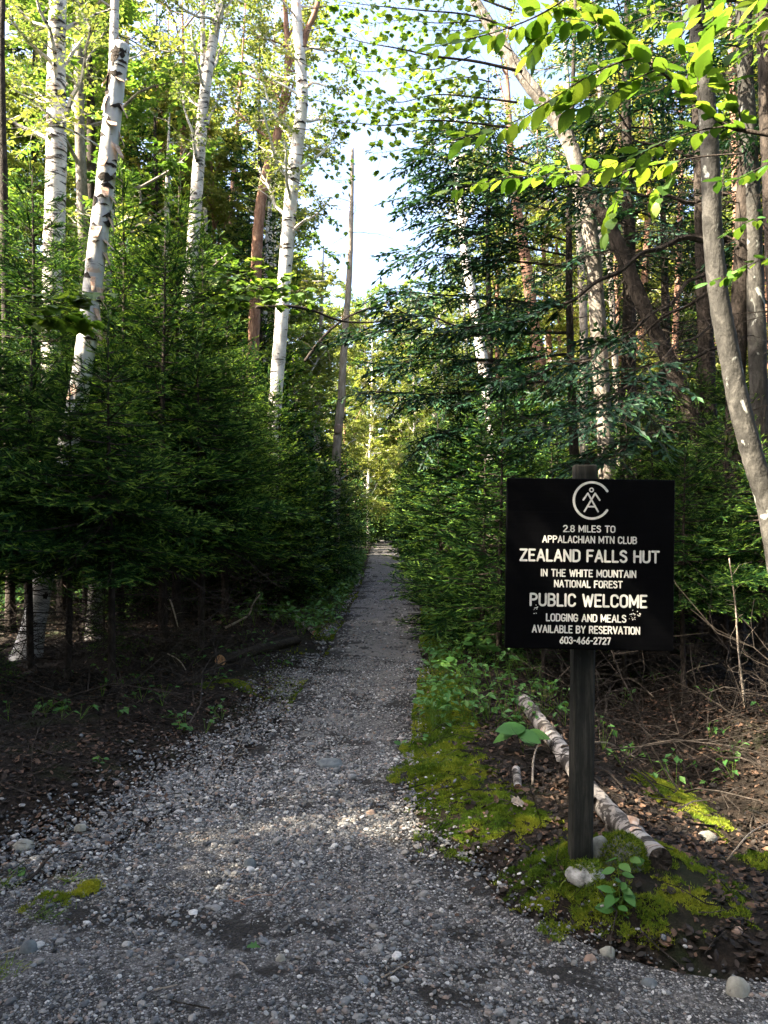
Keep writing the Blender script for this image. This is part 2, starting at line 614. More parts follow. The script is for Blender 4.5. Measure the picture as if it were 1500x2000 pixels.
def humus(x, y):
    """dark soil lying in patches on the gravel, 0..1"""
    l, r = edge_l(y), edge_r(y)
    e = np.minimum(x - l, r - x)
    v = 1.5 * fbm(x * 1.9 + 4, y * 2.6, 51, 4) + 0.9 * fbm(x * 7, y * 9, 52, 3)
    v = v + 0.55 * (1 - sstep(0.0, 0.40, e)) * (y > 3) + .42 * (1 - sstep(.1, .75, x - l)) * sstep(2.9, 4.2, y) * (1 - sstep(7.5, 10, y))
    for hy, hx, rx, ry in HUMUS:
        v = v + 0.50 * np.exp(-(((x - hx) / rx) ** 2 + ((y - hy) / ry) ** 2))
    v = v + 1.0 * fbm(x * 19, y * 19, 53, 4) + .95 * sstep(5, 8, y) * fbm(x * 4.5, y * 2.6, 54, 3)
    return sstep(0.28, 0.75, v)


mb = MB()
ys = np.concatenate([np.arange(0.6, 7, 0.03), np.arange(7, 20, 0.08), np.arange(20, 88, 0.4)])
ss = np.linspace(0, 1, 101)
Yg, Sg = np.meshgrid(ys, ss, indexing='ij')
Lg, Rg = edge_l(Yg), edge_r(Yg)
Xg = Lg + (Rg - Lg) * Sg
Eg = np.minimum(Sg, 1 - Sg) * (Rg - Lg)
Zg = gz(Xg, Yg) - 0.02 + 0.032 * sstep(0, .09, Eg + .04 * fbm(Xg * 20, Yg * 20, 42)) + 0.012 * fbm(Xg * 18, Yg * 18, 41)
i = np.arange(len(ys) - 1)[:, None] * len(ss) + np.arange(len(ss) - 1)[None]
mb.add(np.stack([Xg, Yg, Zg], -1).reshape(-1, 3), np.stack([i, i + 1, i + len(ss) + 1, i + len(ss)], -1).reshape(-1, 4), humus(Xg, Yg).ravel())
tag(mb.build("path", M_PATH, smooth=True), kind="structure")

# ------------------------------------------------------------------ stones
PHI = (1 + 5 ** .5) / 2
ICO_V = nrm(np.array([(-1, PHI, 0), (1, PHI, 0), (-1, -PHI, 0), (1, -PHI, 0), (0, -1, PHI), (0, 1, PHI), (0, -1, -PHI), (0, 1, -PHI), (PHI, 0, -1), (PHI, 0, 1), (-PHI, 0, -1), (-PHI, 0, 1)]))
ICO_F = np.array([(0, 11, 5), (0, 5, 1), (0, 1, 7), (0, 7, 10), (0, 10, 11), (1, 5, 9), (5, 11, 4), (11, 10, 2), (10, 7, 6), (7, 1, 8), (3, 9, 4), (3, 4, 2), (3, 2, 6), (3, 6, 8), (3, 8, 9), (4, 9, 5), (2, 4, 11), (6, 2, 10), (8, 6, 7), (9, 8, 1)])


def subdiv(V, F):
    V = list(map(tuple, V)); cache = {}; out = []
    def mid(a, b):
        k = (min(a, b), max(a, b))
        if k not in cache:
            p = nrm((np.array(V[a]) + np.array(V[b])) / 2)
            V.append(tuple(p)); cache[k] = len(V) - 1
        return cache[k]
    for a, b, c in F:
        x, y, z = mid(a, b), mid(b, c), mid(c, a)
        out += [(a, x, z), (b, y, x), (c, z, y), (x, y, z)]
    return np.array(V), np.array(out)


ICO2 = subdiv(ICO_V, ICO_F)
ICO3 = subdiv(*ICO2)


def pebbles(mb, x, y, size, rng, lod):
    V0, F0 = (ICO2 if lod else (ICO_V, ICO_F))
    n = len(x)
    sh = rng.uniform(0.65, 1.35, (n, 1, 3)) * np.array([1, 1, 0.62])
    V = V0[None] * (1 + 0.32 * (rng.random((n, len(V0), 1)) - 0.5)) * sh * size[:, None, None] * 0.5
    a = rng.random(n) * 2 * PI
    c, s = np.cos(a)[:, None], np.sin(a)[:, None]
    tl = rng.normal(0, 0.25, (n, 1))
    X = V[..., 0] * c - V[..., 1] * s
    Yv = V[..., 0] * s + V[..., 1] * c
    Z = V[..., 2] + X * tl
    z0 = gz(x, y) + 0.012 + size * 0.14
    V = np.stack([X + x[:, None], Yv + y[:, None], Z + z0[:, None]], -1)
    F = (np.arange(n) * len(V0))[:, None, None] + F0[None]
    mb.add(V.reshape(-1, 3), F.reshape(-1, 3))


rng = np.random.default_rng(7)
mb = MB()
def gravel_points(n, y0, y1, over, near_pow=1.0):
    y = y0 + (y1 - y0) * rng.random(n) ** near_pow
    l, r = edge_l(y), edge_r(y)
    hw = np.minimum(0.62 * y + 0.4, 7)
    l, r = np.maximum(l, -hw), np.minimum(r, hw)
    o = np.abs(rng.normal(0, over, n)) * (rng.random(n) < .35)
    x = l + (r - l) * rng.random(n)
    sd = rng.random(n) < 0.97
    x = np.where(o > 0, np.where(sd, l - o, r + o * 0.5), x)
    return x, y
for n, y0, y1, ov, s0, s1, lod, np_ in ((52000, 1.9, 4.2, 0.12, 0.005, 0.012, 0, 1.0), (44000, 1.9, 5.6, 0.25, 0.010, 0.022, 0, 1.1), (3000, 1.9, 6.0, 0.35, 0.018, 0.036, 1, 1.1),
                                   (170, 1.9, 7.5, 0.4, 0.032, 0.052, 1, 1.0), (30000, 4.2, 9.0, 0.2, 0.010, 0.024, 0, 1.0), (9000, 9.0, 24, 0.1, 0.02, 0.04, 0, 1.0)):
    x, y = gravel_points(n, y0, y1, ov, np_)
    keep = vnoise(x * 2.2, y * 3.0, 77) * 0.6 + vnoise(x * 7, y * 7, 78) * 0.4 + rng.random(n) * 0.5 > (0.68 if y0 < 9 else 0.8)
    keep &= rng.random(n) > humus(x, y) * (.7 if s1 < .013 else .25)
    x, y = x[keep], y[keep]
    sz = s0 + (s1 - s0) * rng.random(len(x)) ** 1.8
    pebbles(mb, x, y, sz, rng, lod)
tag(mb.build("gravel", M_STONE, smooth=False), kind="stuff")
tag(bpy.data.objects["gravel"], "loose grey pebbles and small stones strewn over the trail")


def rock_mesh(mb, c, dims, rot, rng, rough=0.22, mat=0, lod=2):
    V, F = subdiv(*ICO3) if lod > 2 else ICO3
    k = rng.random(3) * 9
    d = fbm(V[:, 0] * 1.7 + k[0], V[:, 1] * 1.7 + V[:, 2] * 1.3 + k[1], int(k[2] * 10), 4)
    V = V * (1 + rough * 2 * d[:, None]) * np.array(dims) / 2
    ca, sa = math.cos(rot), math.sin(rot)
    V = np.stack([V[:, 0] * ca - V[:, 1] * sa, V[:, 0] * sa + V[:, 1] * ca, V[:, 2]], -1)
    mb.add(V + np.asarray(c), F, 0.5, mat)


def rock_material(name, c0, c1, moss=None):
    m, n, l = mat_new(name)
    v = coords(n, l)
    f = noise(n, l, v, 14, 7, 0.7)
    r = ramp(n, [(0.35, c0), (0.65, c1)])
    l.new(f, r.inputs[0])
    f2 = noise(n, l, v, 70, 4, 0.7)
    finish(n, l, r.outputs[0], 0.85, 0.25, f2, 0.5, 0.01)
    return m


M_ROCKBLUE = rock_material("blue_grey_rock", (0.07, 0.082, 0.092), (0.16, 0.178, 0.185))
M_ROCKPALE = rock_material("pale_rock", (0.17, 0.165, 0.14), (0.33, 0.32, 0.28))
M_ROCKGRAN = rock_material("granite_rock", (0.10, 0.10, 0.095), (0.50, 0.49, 0.47))
M_ROCKPINK = rock_material("pink_rock", (0.16, 0.11, 0.085), (0.32, 0.235, 0.19))


def rock(name, label, px, py, wpx, hpx, mat, seed, rot=0.2, rough=0.2, dz=0.2, depth=None, lod=2):
    p = on_ground(px, py)
    w, h = wpx / 1500 * p[1], hpx / 1500 * p[1]
    mb = MB()
    rock_mesh(mb, (0, 0, h * dz), (w, depth or w * 0.8, h * 1.3), rot, np.random.default_rng(seed), rough, 0, lod)
    o = mb.build(name, mat, smooth=True)
    o.location = p
    return tag(o, label, "rock")


rock("rock", "flat blue-grey rock lying in the middle of the gravel trail", 643, 1498, 54, 20, M_ROCKBLUE, 3, 0.3)
rock("rock", "pink sunlit stone on the gravel beside the moss edge", 724, 1594, 22, 14, M_ROCKPINK, 4)
rock("rock", "pale rounded stone leaning against the base of the sign post", 1172, 1692, 42, 60, M_ROCKPALE, 5, 0.1, 0.12, 0.35)
M_ROCKDARK = rock_material("dark_rock", (0.06, 0.06, 0.055), (0.24, 0.235, 0.22))
rock("boulder", "mossy grey boulder under the lower end of the birch log", 1216, 1690, 104, 80, M_ROCKDARK, 6, 0.5, 0.2, 0.15, None, 3)
rock("rock", "speckled granite rock set in moss below the sign post", 1142, 1752, 84, 34, M_ROCKGRAN, 8, 0.5, 0.2, 0.1)
rock("rock", "round pale cobble with a dark foot on the near gravel", 548, 1882, 20, 22, M_ROCKPALE, 9)
rock("rock", "broad grey stone at the moss edge below the leafy seedling", 1186, 1866, 32, 20, M_ROCKPALE, 10)
rock("rock", "brown stone among the gravel beside the broad grey stone", 1152, 1880, 28, 18, M_ROCKPINK, 11, 0.4, .2)
rock("rock", "blue-grey cobble beside the right rim of gravel", 1268, 1928, 32, 20, M_ROCKBLUE, 12)
rock("rock", "smooth slate-grey cobble half sunk in the gravel left of centre", 488, 1696, 24, 22, M_ROCKBLUE, 14)
rock("rock", "dull grey stone pair-sized lump in the left corner gravel", 56, 1862, 34, 30, M_ROCKBLUE, 15)
rock("rock", "pale angular stone in the dark leaves at the left edge", 158, 1628, 26, 24, M_ROCKPALE, 16)
rock("rock", "pale stone beside the pebbles at the left bank", 44, 1660, 40, 24, M_ROCKPALE, 17)
rock("rock", "pale lump of stone among dead leaves in the right-hand ditch", 1380, 1640, 40, 20, M_ROCKPALE, 18)
rock("rock", "tan stone lying in the dark right foreground", 1440, 1822, 22, 14, M_ROCKPINK, 19)
rock("rock", "grey stone with pink side near the lower right corner", 1440, 1945, 46, 40, M_ROCKPALE, 20)

# ------------------------------------------------------------------ dead leaves on the forest floor
def leaf_cards(mb, x, y, size, rng, lift=0.012, tilt=0.35, tint=None, zb=None):
    n = len(x)
    a = rng.random(n) * 2 * PI
    d = np.stack([np.cos(a), np.sin(a), rng.normal(0, tilt, n)], -1)
    d = nrm(d)
    s = nrm(np.stack([-np.sin(a), np.cos(a), rng.normal(0, tilt, n)], -1))
    up = np.cross(d, s)
    z = (gz(x, y) if zb is None else zb) + lift * (0.3 + rng.random(n) * 1.2)
    P = np.stack([x, y, z], -1)
    L = size[:, None]
    wd = size[:, None] * rng.uniform(0.45, 0.75, (n, 1)) * 0.5
    curl = size[:, None] * rng.uniform(-0.25, 0.35, (n, 1))
    V = np.stack([P - d * L * 0.5 + up * curl, P + s * wd - d * L * .12 + up * curl * .5, P + s * wd * .75 + d * L * .22 + up * curl * .4, P + d * L * 0.5 + up * curl,
                  P - s * wd * .75 + d * L * .22 + up * curl * .4, P - s * wd - d * L * .12 + up * curl * .5, P], 1)
    F = (np.arange(n) * 7)[:, None, None] + np.array([[6, 0, 1], [6, 1, 2], [6, 2, 3], [6, 3, 4], [6, 4, 5], [6, 5, 0]])[None]
    t = rng.random(n) ** 1.5 if tint is None else tint
    mb.add(V.reshape(-1, 3), F.reshape(-1, 3), np.repeat(t, 7))


mb = MB()
rng = np.random.default_rng(17)
for n, xa, xb, ya, yb, sa, sb in ((24000, 0.2, 4.5, 2.6, 7.5, 0.018, 0.055), (16000, -4.2, -0.6, 2.5, 7.5, 0.015, 0.05), (14000, 0.3, 9, 6, 16, 0.03, 0.06), (9000, -9, -0.5, 6, 16, 0.03, 0.06), (9500, -1.8, 1.1, 2.4, 20, 0.013, 0.034)):
    x = rng.uniform(xa, xb, n)
    y = rng.uniform(ya, yb, n)
    inside = np.minimum(x - edge_l(y), edge_r(y) - x)
    keep = (inside < rng.normal(0, 0.10, n)) if n != 9500 else (inside < np.abs(rng.normal(0, .22, n))) | (rng.random(n) < .13)
    keep &= vnoise(x * 1.8, y * 1.8, 91) + rng.random(n) * .5 > 0.45
    if n != 9500:
        for (mx, my, rx, ry, h) in MOUNDS:
            keep &= (((x - mx) / rx) ** 2 + ((y - my) / ry) ** 2 > 1.0) | (rng.random(n) < 0.10)
    x, y = x[keep], y[keep]
    leaf_cards(mb, x, y, rng.uniform(sa, sb, len(x)), rng, 0.014)
o = tag(mb.build("leaf_litter", M_LITTER), "brown dead leaves covering the forest floor beside the trail", kind="stuff")

# fine twigs in the litter
mb = MB()
n = 2600
x = rng.uniform(-5, 5.5, n); y = rng.uniform(2.3, 13, n)
a = rng.random(n) * 2 * PI
L = rng.uniform(0.05, 0.38, n)
inside = np.minimum(x - edge_l(y), edge_r(y) - x)
k = (inside < 0.05) | (rng.random(n) < 0.10)
L = np.where(inside > 0.05, L * .4, L)
x, y, a, L = x[k], y[k], a[k], L[k]
a2 = a + rng.normal(0, .45, len(x)); a3 = a2 + rng.normal(0, .45, len(x))
q0 = np.stack([x, y, gz(x, y) + .02], -1)
x1, y1 = x + np.cos(a) * L * .35, y + np.sin(a) * L * .35
x2, y2 = x1 + np.cos(a2) * L * .35, y1 + np.sin(a2) * L * .35
x3, y3 = x2 + np.cos(a3) * L * .3, y2 + np.sin(a3) * L * .3
q1 = np.stack([x1, y1, gz(x1, y1) + .022 + rng.random(len(x)) * .02], -1)
q2 = np.stack([x2, y2, gz(x2, y2) + .022 + rng.random(len(x)) * .03], -1)
q3 = np.stack([x3, y3, gz(x3, y3) + .018 + rng.random(len(x)) * .04], -1)
w0 = rng.uniform(.0015, .0042, len(x))
for a_, b_, k_ in ((q0, q1, 1), (q1, q2, .8), (q2, q3, .6)):
    sticks(mb, a_, b_, w0 * k_, w0 * (k_ - .2))
tag(mb.build("twig_litter", M_LITTERTWIG), "fine dead twigs scattered over the forest floor", kind="stuff")

# ------------------------------------------------------------------ moss
def tufts(mb, x, y, rng, L=(0.007, 0.019), k=4, w=0.0022, spread=0.8):
    n = len(x)
    P = np.stack([x, y, gz(x, y) + 0.003 + .016 * (np.minimum(x - edge_l(y), edge_r(y) - x) > .05)], -1)
    hue = np.clip(0.55 + 1.3 * fbm(x * 9, y * 9, 61, 4) + 0.8 * fbm(x * 1.8, y * 1.8, 62), 0, 1)
    for _ in range(k):
        d = nrm(np.stack([rng.normal(0, spread, n), rng.normal(0, spread, n), np.ones(n)], -1))
        s = nrm(np.cross(d, rng.normal(0, 1, (n, 3))))
        l = rng.uniform(*L, n)[:, None]
        q = P + rng.normal(0, 0.004, (n, 3)) * [1, 1, 0]
        V = np.stack([q - s * w, q + s * w, q + d * l], 1)
        mb.add(V.reshape(-1, 3), np.arange(n * 3).reshape(-1, 3), np.repeat(np.clip(hue + rng.normal(0, .12, n), 0, 1), 3))


mb = MB()
rng = np.random.default_rng(23)
for (mx, my, rx, ry, h) in MOUNDS:
    n = int(42000 * rx * ry * 3.14) + 300
    r = np.sqrt(rng.random(n)) * 1.25
    t = rng.random(n) * 2 * PI
    ed = 1 + 1.1 * fbm(np.cos(t) * 2.5 + mx * 7, np.sin(t) * 2.5 + my * 3, 71)
    x, y = mx + rx * r * np.cos(t) * ed, my + ry * r * np.sin(t) * ed
    if mx < -1: r = r + .35
    keep = vnoise(x * 16, y * 16, 72) * .6 + vnoise(x * 5, y * 5, 73) * .6 + rng.random(n) * .25 > 0.50 + 0.5 * np.maximum(r - .40, 0)
    tufts(mb, x[keep], y[keep], rng)
# strip along the right edge of the trail and a thin one along the left
for f, sgn, n, ya, yb, wd, thr in ((edge_r, 1, 42000, 4.6, 26, 0.15, 0.44), (edge_l, -1, 9000, 6, 26, 0.2, 0.65)):
    y = ya + (yb - ya) * rng.random(n) ** 1.5
    x = f(y) + sgn * (np.abs(rng.normal(0, wd, n)) - 0.06)
    keep = vnoise(x * 2.5, y * 1.1, 75) + rng.random(n) * .2 > thr
    x, y = x[keep], y[keep]
    tufts(mb, x, y, rng, (0.012, 0.035), 3, 0.005)
tag(mb.build("moss", M_MOSS), "yellow-green moss cushions along the right side of the trail", kind="stuff")

# moss growing on the boulder and round the rock in front of it
def rock_moss(name, share, n, seed):
    o = bpy.data.objects[name]
    me = o.data
    rng = np.random.default_rng(seed)
    V = np.zeros(len(me.vertices) * 3); me.vertices.foreach_get("co", V); V = V.reshape(-1, 3)
    Nn = nrm(V)
    ok = (Nn[:, 2] + .9 * fbm(V[:, 0] * 14 + seed, V[:, 1] * 14 + V[:, 2] * 9, 5)) > share
    idx = np.nonzero(ok)[0]
    if len(idx) == 0: return
    k = rng.choice(idx, n)
    P = V[k] + rng.normal(0, .006, (n, 3))
    d = nrm(Nn[k] + rng.normal(0, .7, (n, 3)))
    s = nrm(np.cross(d, rng.normal(0, 1, (n, 3))))
    l = rng.uniform(.007, .018, n)[:, None]
    mb = MB()
    mb.add(np.stack([P - s * .0024, P + s * .0024, P + d * l], 1).reshape(-1, 3), np.arange(n * 3).reshape(-1, 3), np.repeat(rng.random(n) * .9, 3))
    mb.build("moss_cover", M_MOSS, o)


rock_moss("boulder", .25, 7000, 1)
rock_moss("rock.003", .62, 1500, 2)

# brush: dead fallen branchwork over the forest floor under the trees
mb = MB()
rng = np.random.default_rng(91)
for n, xa, xb, ya, yb in ((300, 1.3, 5.5, 4.2, 9.0), (210, -5.0, -1.3, 5.0, 9.5), (170, 1.5, 8, 8, 15), (150, -8, -1.4, 8.5, 15)):
    for _ in range(n):
        x, y = rng.uniform(xa, xb), rng.uniform(ya, yb)
        if min(x - float(edge_l(np.array([y]))[0]), float(edge_r(np.array([y]))[0]) - x) > -.5: continue
        L = rng.uniform(.4, 1.5)
        a = rng.random() * 6.28
        d = np.array((math.cos(a), math.sin(a), rng.uniform(-.1, .75)))
        p = np.array((x, y, g1(x, y) + rng.uniform(0, .08)))
        P = [p]
        d = nrm(d)
        for k in range(6):
            d = nrm(d + rng.normal(0, .2, 3) - np.array((0, 0, .06)))
            q = P[-1] + d * L / 6
            P.append(q)
        P = np.array(P)
        P[:, 2] = np.maximum(P[:, 2], gz(P[:, 0], P[:, 1]) + .01)
        r = np.linspace(.003 + .0035 * L, .0012, 7)
        sticks(mb, P[:-1], P[1:], r[:-1], r[1:])
        for k in range(2, 7):
            for _ in range(2):
                t = nrm(d + rng.normal(0, .8, 3)) * L * rng.uniform(.1, .3)
                m = P[k] + t
                sticks(mb, [P[k], m], [m, m + nrm(t + rng.normal(0, .08, 3)) * L * .14], [.002, .0014], [.0014, .0007])
tag(mb.build("dead_brush", M_LITTERTWIG), "tangle of dead fallen branches and twigs under the trees", kind="stuff")

# ------------------------------------------------------------------ the sign
def arc(cx, cy, rx, ry, a0, a1, n=10):
    return [(cx + rx * math.cos(math.radians(a0 + (a1 - a0) * i / n)), cy + ry * math.sin(math.radians(a0 + (a1 - a0) * i / n))) for i in range(n + 1)]


GL = {  # strokes of a routed condensed alphabet, height 1
    'A': (.50, [[(0, 0), (.25, 1), (.50, 0)], [(.09, .32), (.41, .32)]]),
    'B': (.44, [[(0, 0), (0, 1)], [(0, 1)] + arc(.22, .77, .19, .23, 90, -90) + [(0, .54)], [(.22, .54)] + arc(.22, .27, .22, .27, 90, -90) + [(0, 0)]]),
    'C': (.44, [arc(.22, .74, .22, .26, 10, 180) + arc(.22, .26, .22, .26, 180, 350)]),
    'D': (.44, [[(0, 0), (0, 1)] + arc(.20, .72, .24, .28, 90, 0) + arc(.20, .28, .24, .28, 0, -90) + [(0, 0)]]),
    'E': (.38, [[(.38, 1), (0, 1), (0, 0), (.38, 0)], [(0, .52), (.31, .52)]]),
    'F': (.38, [[(.38, 1), (0, 1), (0, 0)], [(0, .52), (.31, .52)]]),
    'G': (.45, [arc(.22, .74, .22, .26, 15, 180) + arc(.22, .26, .22, .26, 180, 350) + [(.45, .46), (.26, .46)]]),
    'H': (.44, [[(0, 0), (0, 1)], [(.44, 0), (.44, 1)], [(0, .52), (.44, .52)]]),
    'I': (.0, [[(0, 0), (0, 1)]]),
    'L': (.35, [[(0, 1), (0, 0), (.35, 0)]]),
    'M': (.56, [[(0, 0), (0, 1), (.28, .22), (.56, 1), (.56, 0)]]),
    'N': (.45, [[(0, 0), (0, 1), (.45, 0), (.45, 1)]]),
    'O': (.46, [arc(.23, .73, .23, .27, 0, 180) + arc(.23, .27, .23, .27, 180, 360) + [(.46, .73)]]),
    'P': (.43, [[(0, 0), (0, 1)] + arc(.20, .75, .23, .25, 90, -90) + [(0, .5)]]),
    'R': (.45, [[(0, 0), (0, 1)] + arc(.20, .75, .23, .25, 90, -90) + [(0, .5)], [(.22, .5), (.45, 0)]]),
    'S': (.42, [arc(.21, .75, .20, .25, 25, 190) + arc(.21, .26, .21, .26, 70, -155)]),
    'T': (.46, [[(0, 1), (.46, 1)], [(.23, 1), (.23, 0)]]),
    'U': (.44, [[(0, 1)] + arc(.22, .25, .22, .25, 180, 360) + [(.44, 1)]]),
    'V': (.48, [[(0, 1), (.24, 0), (.48, 1)]]),
    'W': (.66, [[(0, 1), (.17, 0), (.33, .85), (.49, 0), (.66, 1)]]),
    'Y': (.48, [[(0, 1), (.24, .48), (.48, 1)], [(.24, .48), (.24, 0)]]),
    'Z': (.44, [[(0, 1), (.44, 1), (0, 0), (.44, 0)]]),
    '0': (.44, [arc(.22, .73, .22, .27, 0, 180) + arc(.22, .27, .22, .27, 180, 360) + [(.44, .73)]]),
    '2': (.42, [arc(.21, .74, .21, .26, 165, -25) + [(0, 0), (.42, 0)]]),
    '3': (.42, [arc(.20, .77, .19, .23, 160, -80) + arc(.21, .27, .21, .27, 85, -160)]),
    '4': (.46, [[(.34, 0), (.34, 1), (0, .28), (.46, .28)]]),
    '6': (.43, [[(.36, 1), (.06, .48)] + arc(.215, .28, .215, .28, 150, -220)]),
    '7': (.42, [[(0, 1), (.42, 1), (.14, 0)]]),
    '8': (.43, [arc(.215, .76, .18, .24, -90, 270, 16), arc(.215, .265, .215, .265, 90, -270, 16)]),
    '.': (.02, [[(0, 0), (.02, 0)]]),
    '-': (.26, [[(0, .47), (.26, .47)]]),
}


def ribbon(mb, pts, w, d, y, mat=0):
    """flat stroke with round ends, standing d proud of the board face (board face looks to -Y)"""
    pts = [np.array(p, float) for p in pts]
    def slab(outline):
        n = len(outline)
        V = [(p[0], y - d, p[1]) for p in outline] + [(p[0], y + .002, p[1]) for p in outline]
        mb.add(np.array([V[i] for i in range(n)] + [(np.mean([p[0] for p in outline]), y - d, np.mean([p[1] for p in outline]))]), np.array([(n, i, (i + 1) % n) for i in range(n)]), .5, mat)
        mb.add(np.array(V), np.array([(i, n + i, n + (i + 1) % n, (i + 1) % n) for i in range(n)]), .5, mat)
    k = 0
    for a, b in zip(pts[:-1], pts[1:]):
        L = np.linalg.norm(b - a)
        if L < 1e-6:
            continue
        t = (b - a) / L
        m = math.atan2(t[1], t[0])
        out = []
        for i in range(7):
            q = m - PI / 2 + PI * i / 6
            out.append(b + w / 2 * np.array((math.cos(q), math.sin(q))))
        for i in range(7):
            q = m + PI / 2 + PI * i / 6
            out.append(a + w / 2 * np.array((math.cos(q), math.sin(q))))
        dd = d + 0.00004 * k
        k += 1
        n = len(out)
        front = np.array([(p[0], y - dd, p[1]) for p in out] + [((a[0] + b[0]) / 2, y - dd, (a[1] + b[1]) / 2)])
        mb.add(front, np.array([(n, i, (i + 1) % n) for i in range(n)]), .5, mat)
        V = np.array([(p[0], y - dd, p[1]) for p in out] + [(p[0], y + .001, p[1]) for p in out])
        mb.add(V, np.array([(i, n + i, n + (i + 1) % n, (i + 1) % n) for i in range(n)]), .5, mat)


S_Z = 3.46
sp = on_ground(1133, 1690)
S_Y = sp[1]
ROLL = math.radians(0.9)
sign = thing("trail_sign", "black square trail sign with cream routed lettering on a wooden post", "sign", (sp[0], sp[1], sp[2] - 0.02))
sign.rotation_euler = (0, ROLL, math.radians(-2))

m, n, l = mat_new("post_wood")
v = coords(n, l, (16, 16, 0.9))
f = noise(n, l, v, 3.2, 7, 0.7, 0.3)
r = ramp(n, [(0.3, (0.008, 0.0085, 0.0075)), (0.5, (0.024, 0.024, 0.021)), (0.75, (0.085, 0.08, 0.066))])
l.new(f, r.inputs[0])
g = noise(n, l, coords(n, l, (3, 3, 1.2)), 2.2, 5, 0.65)
rg = ramp(n, [(0.42, (0, 0, 0)), (0.62, (0.85, 0.85, 0.85))])
l.new(g, rg.inputs[0])
col = mix(n, l, rg.outputs[0], r.outputs[0], (0.005, 0.0062, 0.0055))
sx = n.new("ShaderNodeSeparateXYZ")
tc = n.new("ShaderNodeTexCoord")
l.new(tc.outputs["Object"], sx.inputs[0])
mr = N(n, "ShaderNodeMapRange", clamp=True)          # the bare weathered head of the post above the board
mr.inputs[1].default_value = 1.60; mr.inputs[2].default_value = 1.74
l.new(sx.outputs["Z"], mr.inputs[0])
head = ramp(n, [(0.3, (0.07, 0.06, 0.045)), (0.6, (0.21, 0.18, 0.135))])
l.new(f, head.inputs[0])
col = mix(n, l, mr.outputs[0], col, head.outputs[0])
finish(n, l, col, 0.85, 0.2, f, 0.6, 0.006)
M_POST = m

m, n, l = mat_new("board_paint")
f = noise(n, l, coords(n, l), 7, 6, 0.65)
r = ramp(n, [(0.35, (0.0012, 0.0013, 0.0018)), (0.7, (0.0024, 0.0025, 0.0032))])
l.new(f, r.inputs[0])
f2 = noise(n, l, coords(n, l, (1.2, 2, 40)), 2, 6, 0.7)
rw = ramp(n, [(0.60, (0, 0, 0)), (0.85, (0.7, 0.7, 0.7))])
l.new(f2, rw.inputs[0])
cb = mix(n, l, rw.outputs[0], r.outputs[0], (0.005, 0.005, 0.0055))
finish(n, l, cb, 0.65, 0.04, f2, 0.35, 0.003)
M_BOARD = m
m, n, l = mat_new("cream_lettering")
f = noise(n, l, coords(n, l), 60, 4, 0.6)
r = ramp(n, [(0.3, (0.66, 0.64, 0.58)), (0.65, (0.82, 0.80, 0.74))])
l.new(f, r.inputs[0])
finish(n, l, r.outputs[0], 0.7, 0.2)
M_LETTER = m


def bevel_box(mb, x0, x1, y0, y1, z0, z1, b, mat=0, tint=.5):
    V = []
    for z, i in ((z0, b), (z0 + b, 0), (z1 - b, 0), (z1, b)):
        o = [(x0 + i + b * (i == 0), y0 + i), (x1 - i - b * (i == 0), y0 + i), (x1 - i, y0 + i + b * (i == 0)), (x1 - i, y1 - i - b * (i == 0)),
             (x1 - i - b * (i == 0), y1 - i), (x0 + i + b * (i == 0), y1 - i), (x0 + i, y1 - i - b * (i == 0)), (x0 + i, y0 + i + b * (i == 0))]
        V += [(p[0], p[1], z) for p in o]
    F = []
    for k in range(3):
        for i in range(8):
            j = (i + 1) % 8
            F.append((k * 8 + i, k * 8 + j, k * 8 + 8 + j, k * 8 + 8 + i))
    mb.add(V, F, tint, mat)
    mb.add(V[-8:], np.array([tuple(range(8))]), tint, mat)
    mb.add(V[:8], np.array([tuple(range(7, -1, -1))]), tint, mat)


px2m = S_Y / 1500
PW = 41 * px2m
z_top = W(1145, 909, S_Y)[2] - sp[2] + 0.02
mb = MB()
nz = 40
V = []
ring = [(-1, -.8), (-.8, -1), (.8, -1), (1, -.8), (1, .8), (.8, 1), (-.8, 1), (-1, .8)]
rr = np.random.default_rng(3)
for k in range(nz + 1):
    z = -0.25 + (z_top - .004 + .25) * k / nz
    j = 1 + 0.025 * (rr.random() - .5)
    V += [(a * PW / 2 * j + rr.normal(0, .0006), b * PW / 2 * j + rr.normal(0, .0006), z) for a, b in ring]
V += [(a * PW / 2 * .94, b * PW / 2 * .94, z_top + rr.normal(0, .0015)) for a, b in ring]
F = [(k * 8 + i, k * 8 + (i + 1) % 8, k * 8 + 8 + (i + 1) % 8, k * 8 + 8 + i) for k in range(nz + 1) for i in range(8)]
mb.add(V, F)
mb.add(V[-8:], np.array([tuple(range(8))]))
post = mb.build("post", M_POST, sign)

# board, a few millimetres proud of the post front
B_W, B_H = 322 * px2m * 0.985, 330 * px2m * 0.985
b_front = -PW / 2 - 0.034
bt = W(1150, 935, S_Y - PW / 2 - .034)[2] - sp[2] + 0.02
bcx = 0.008
mb = MB()
bevel_box(mb, bcx - B_W / 2, bcx + B_W / 2, b_front, -PW / 2 - .002, bt - B_H, bt, 0.003)
board = mb.build("board", M_BOARD, sign)
U = B_W / 1287.0


def bx(cx): return bcx + (cx - 747) * U
def bz(cy): return bt - (cy - 212) / 1298.0 * B_H


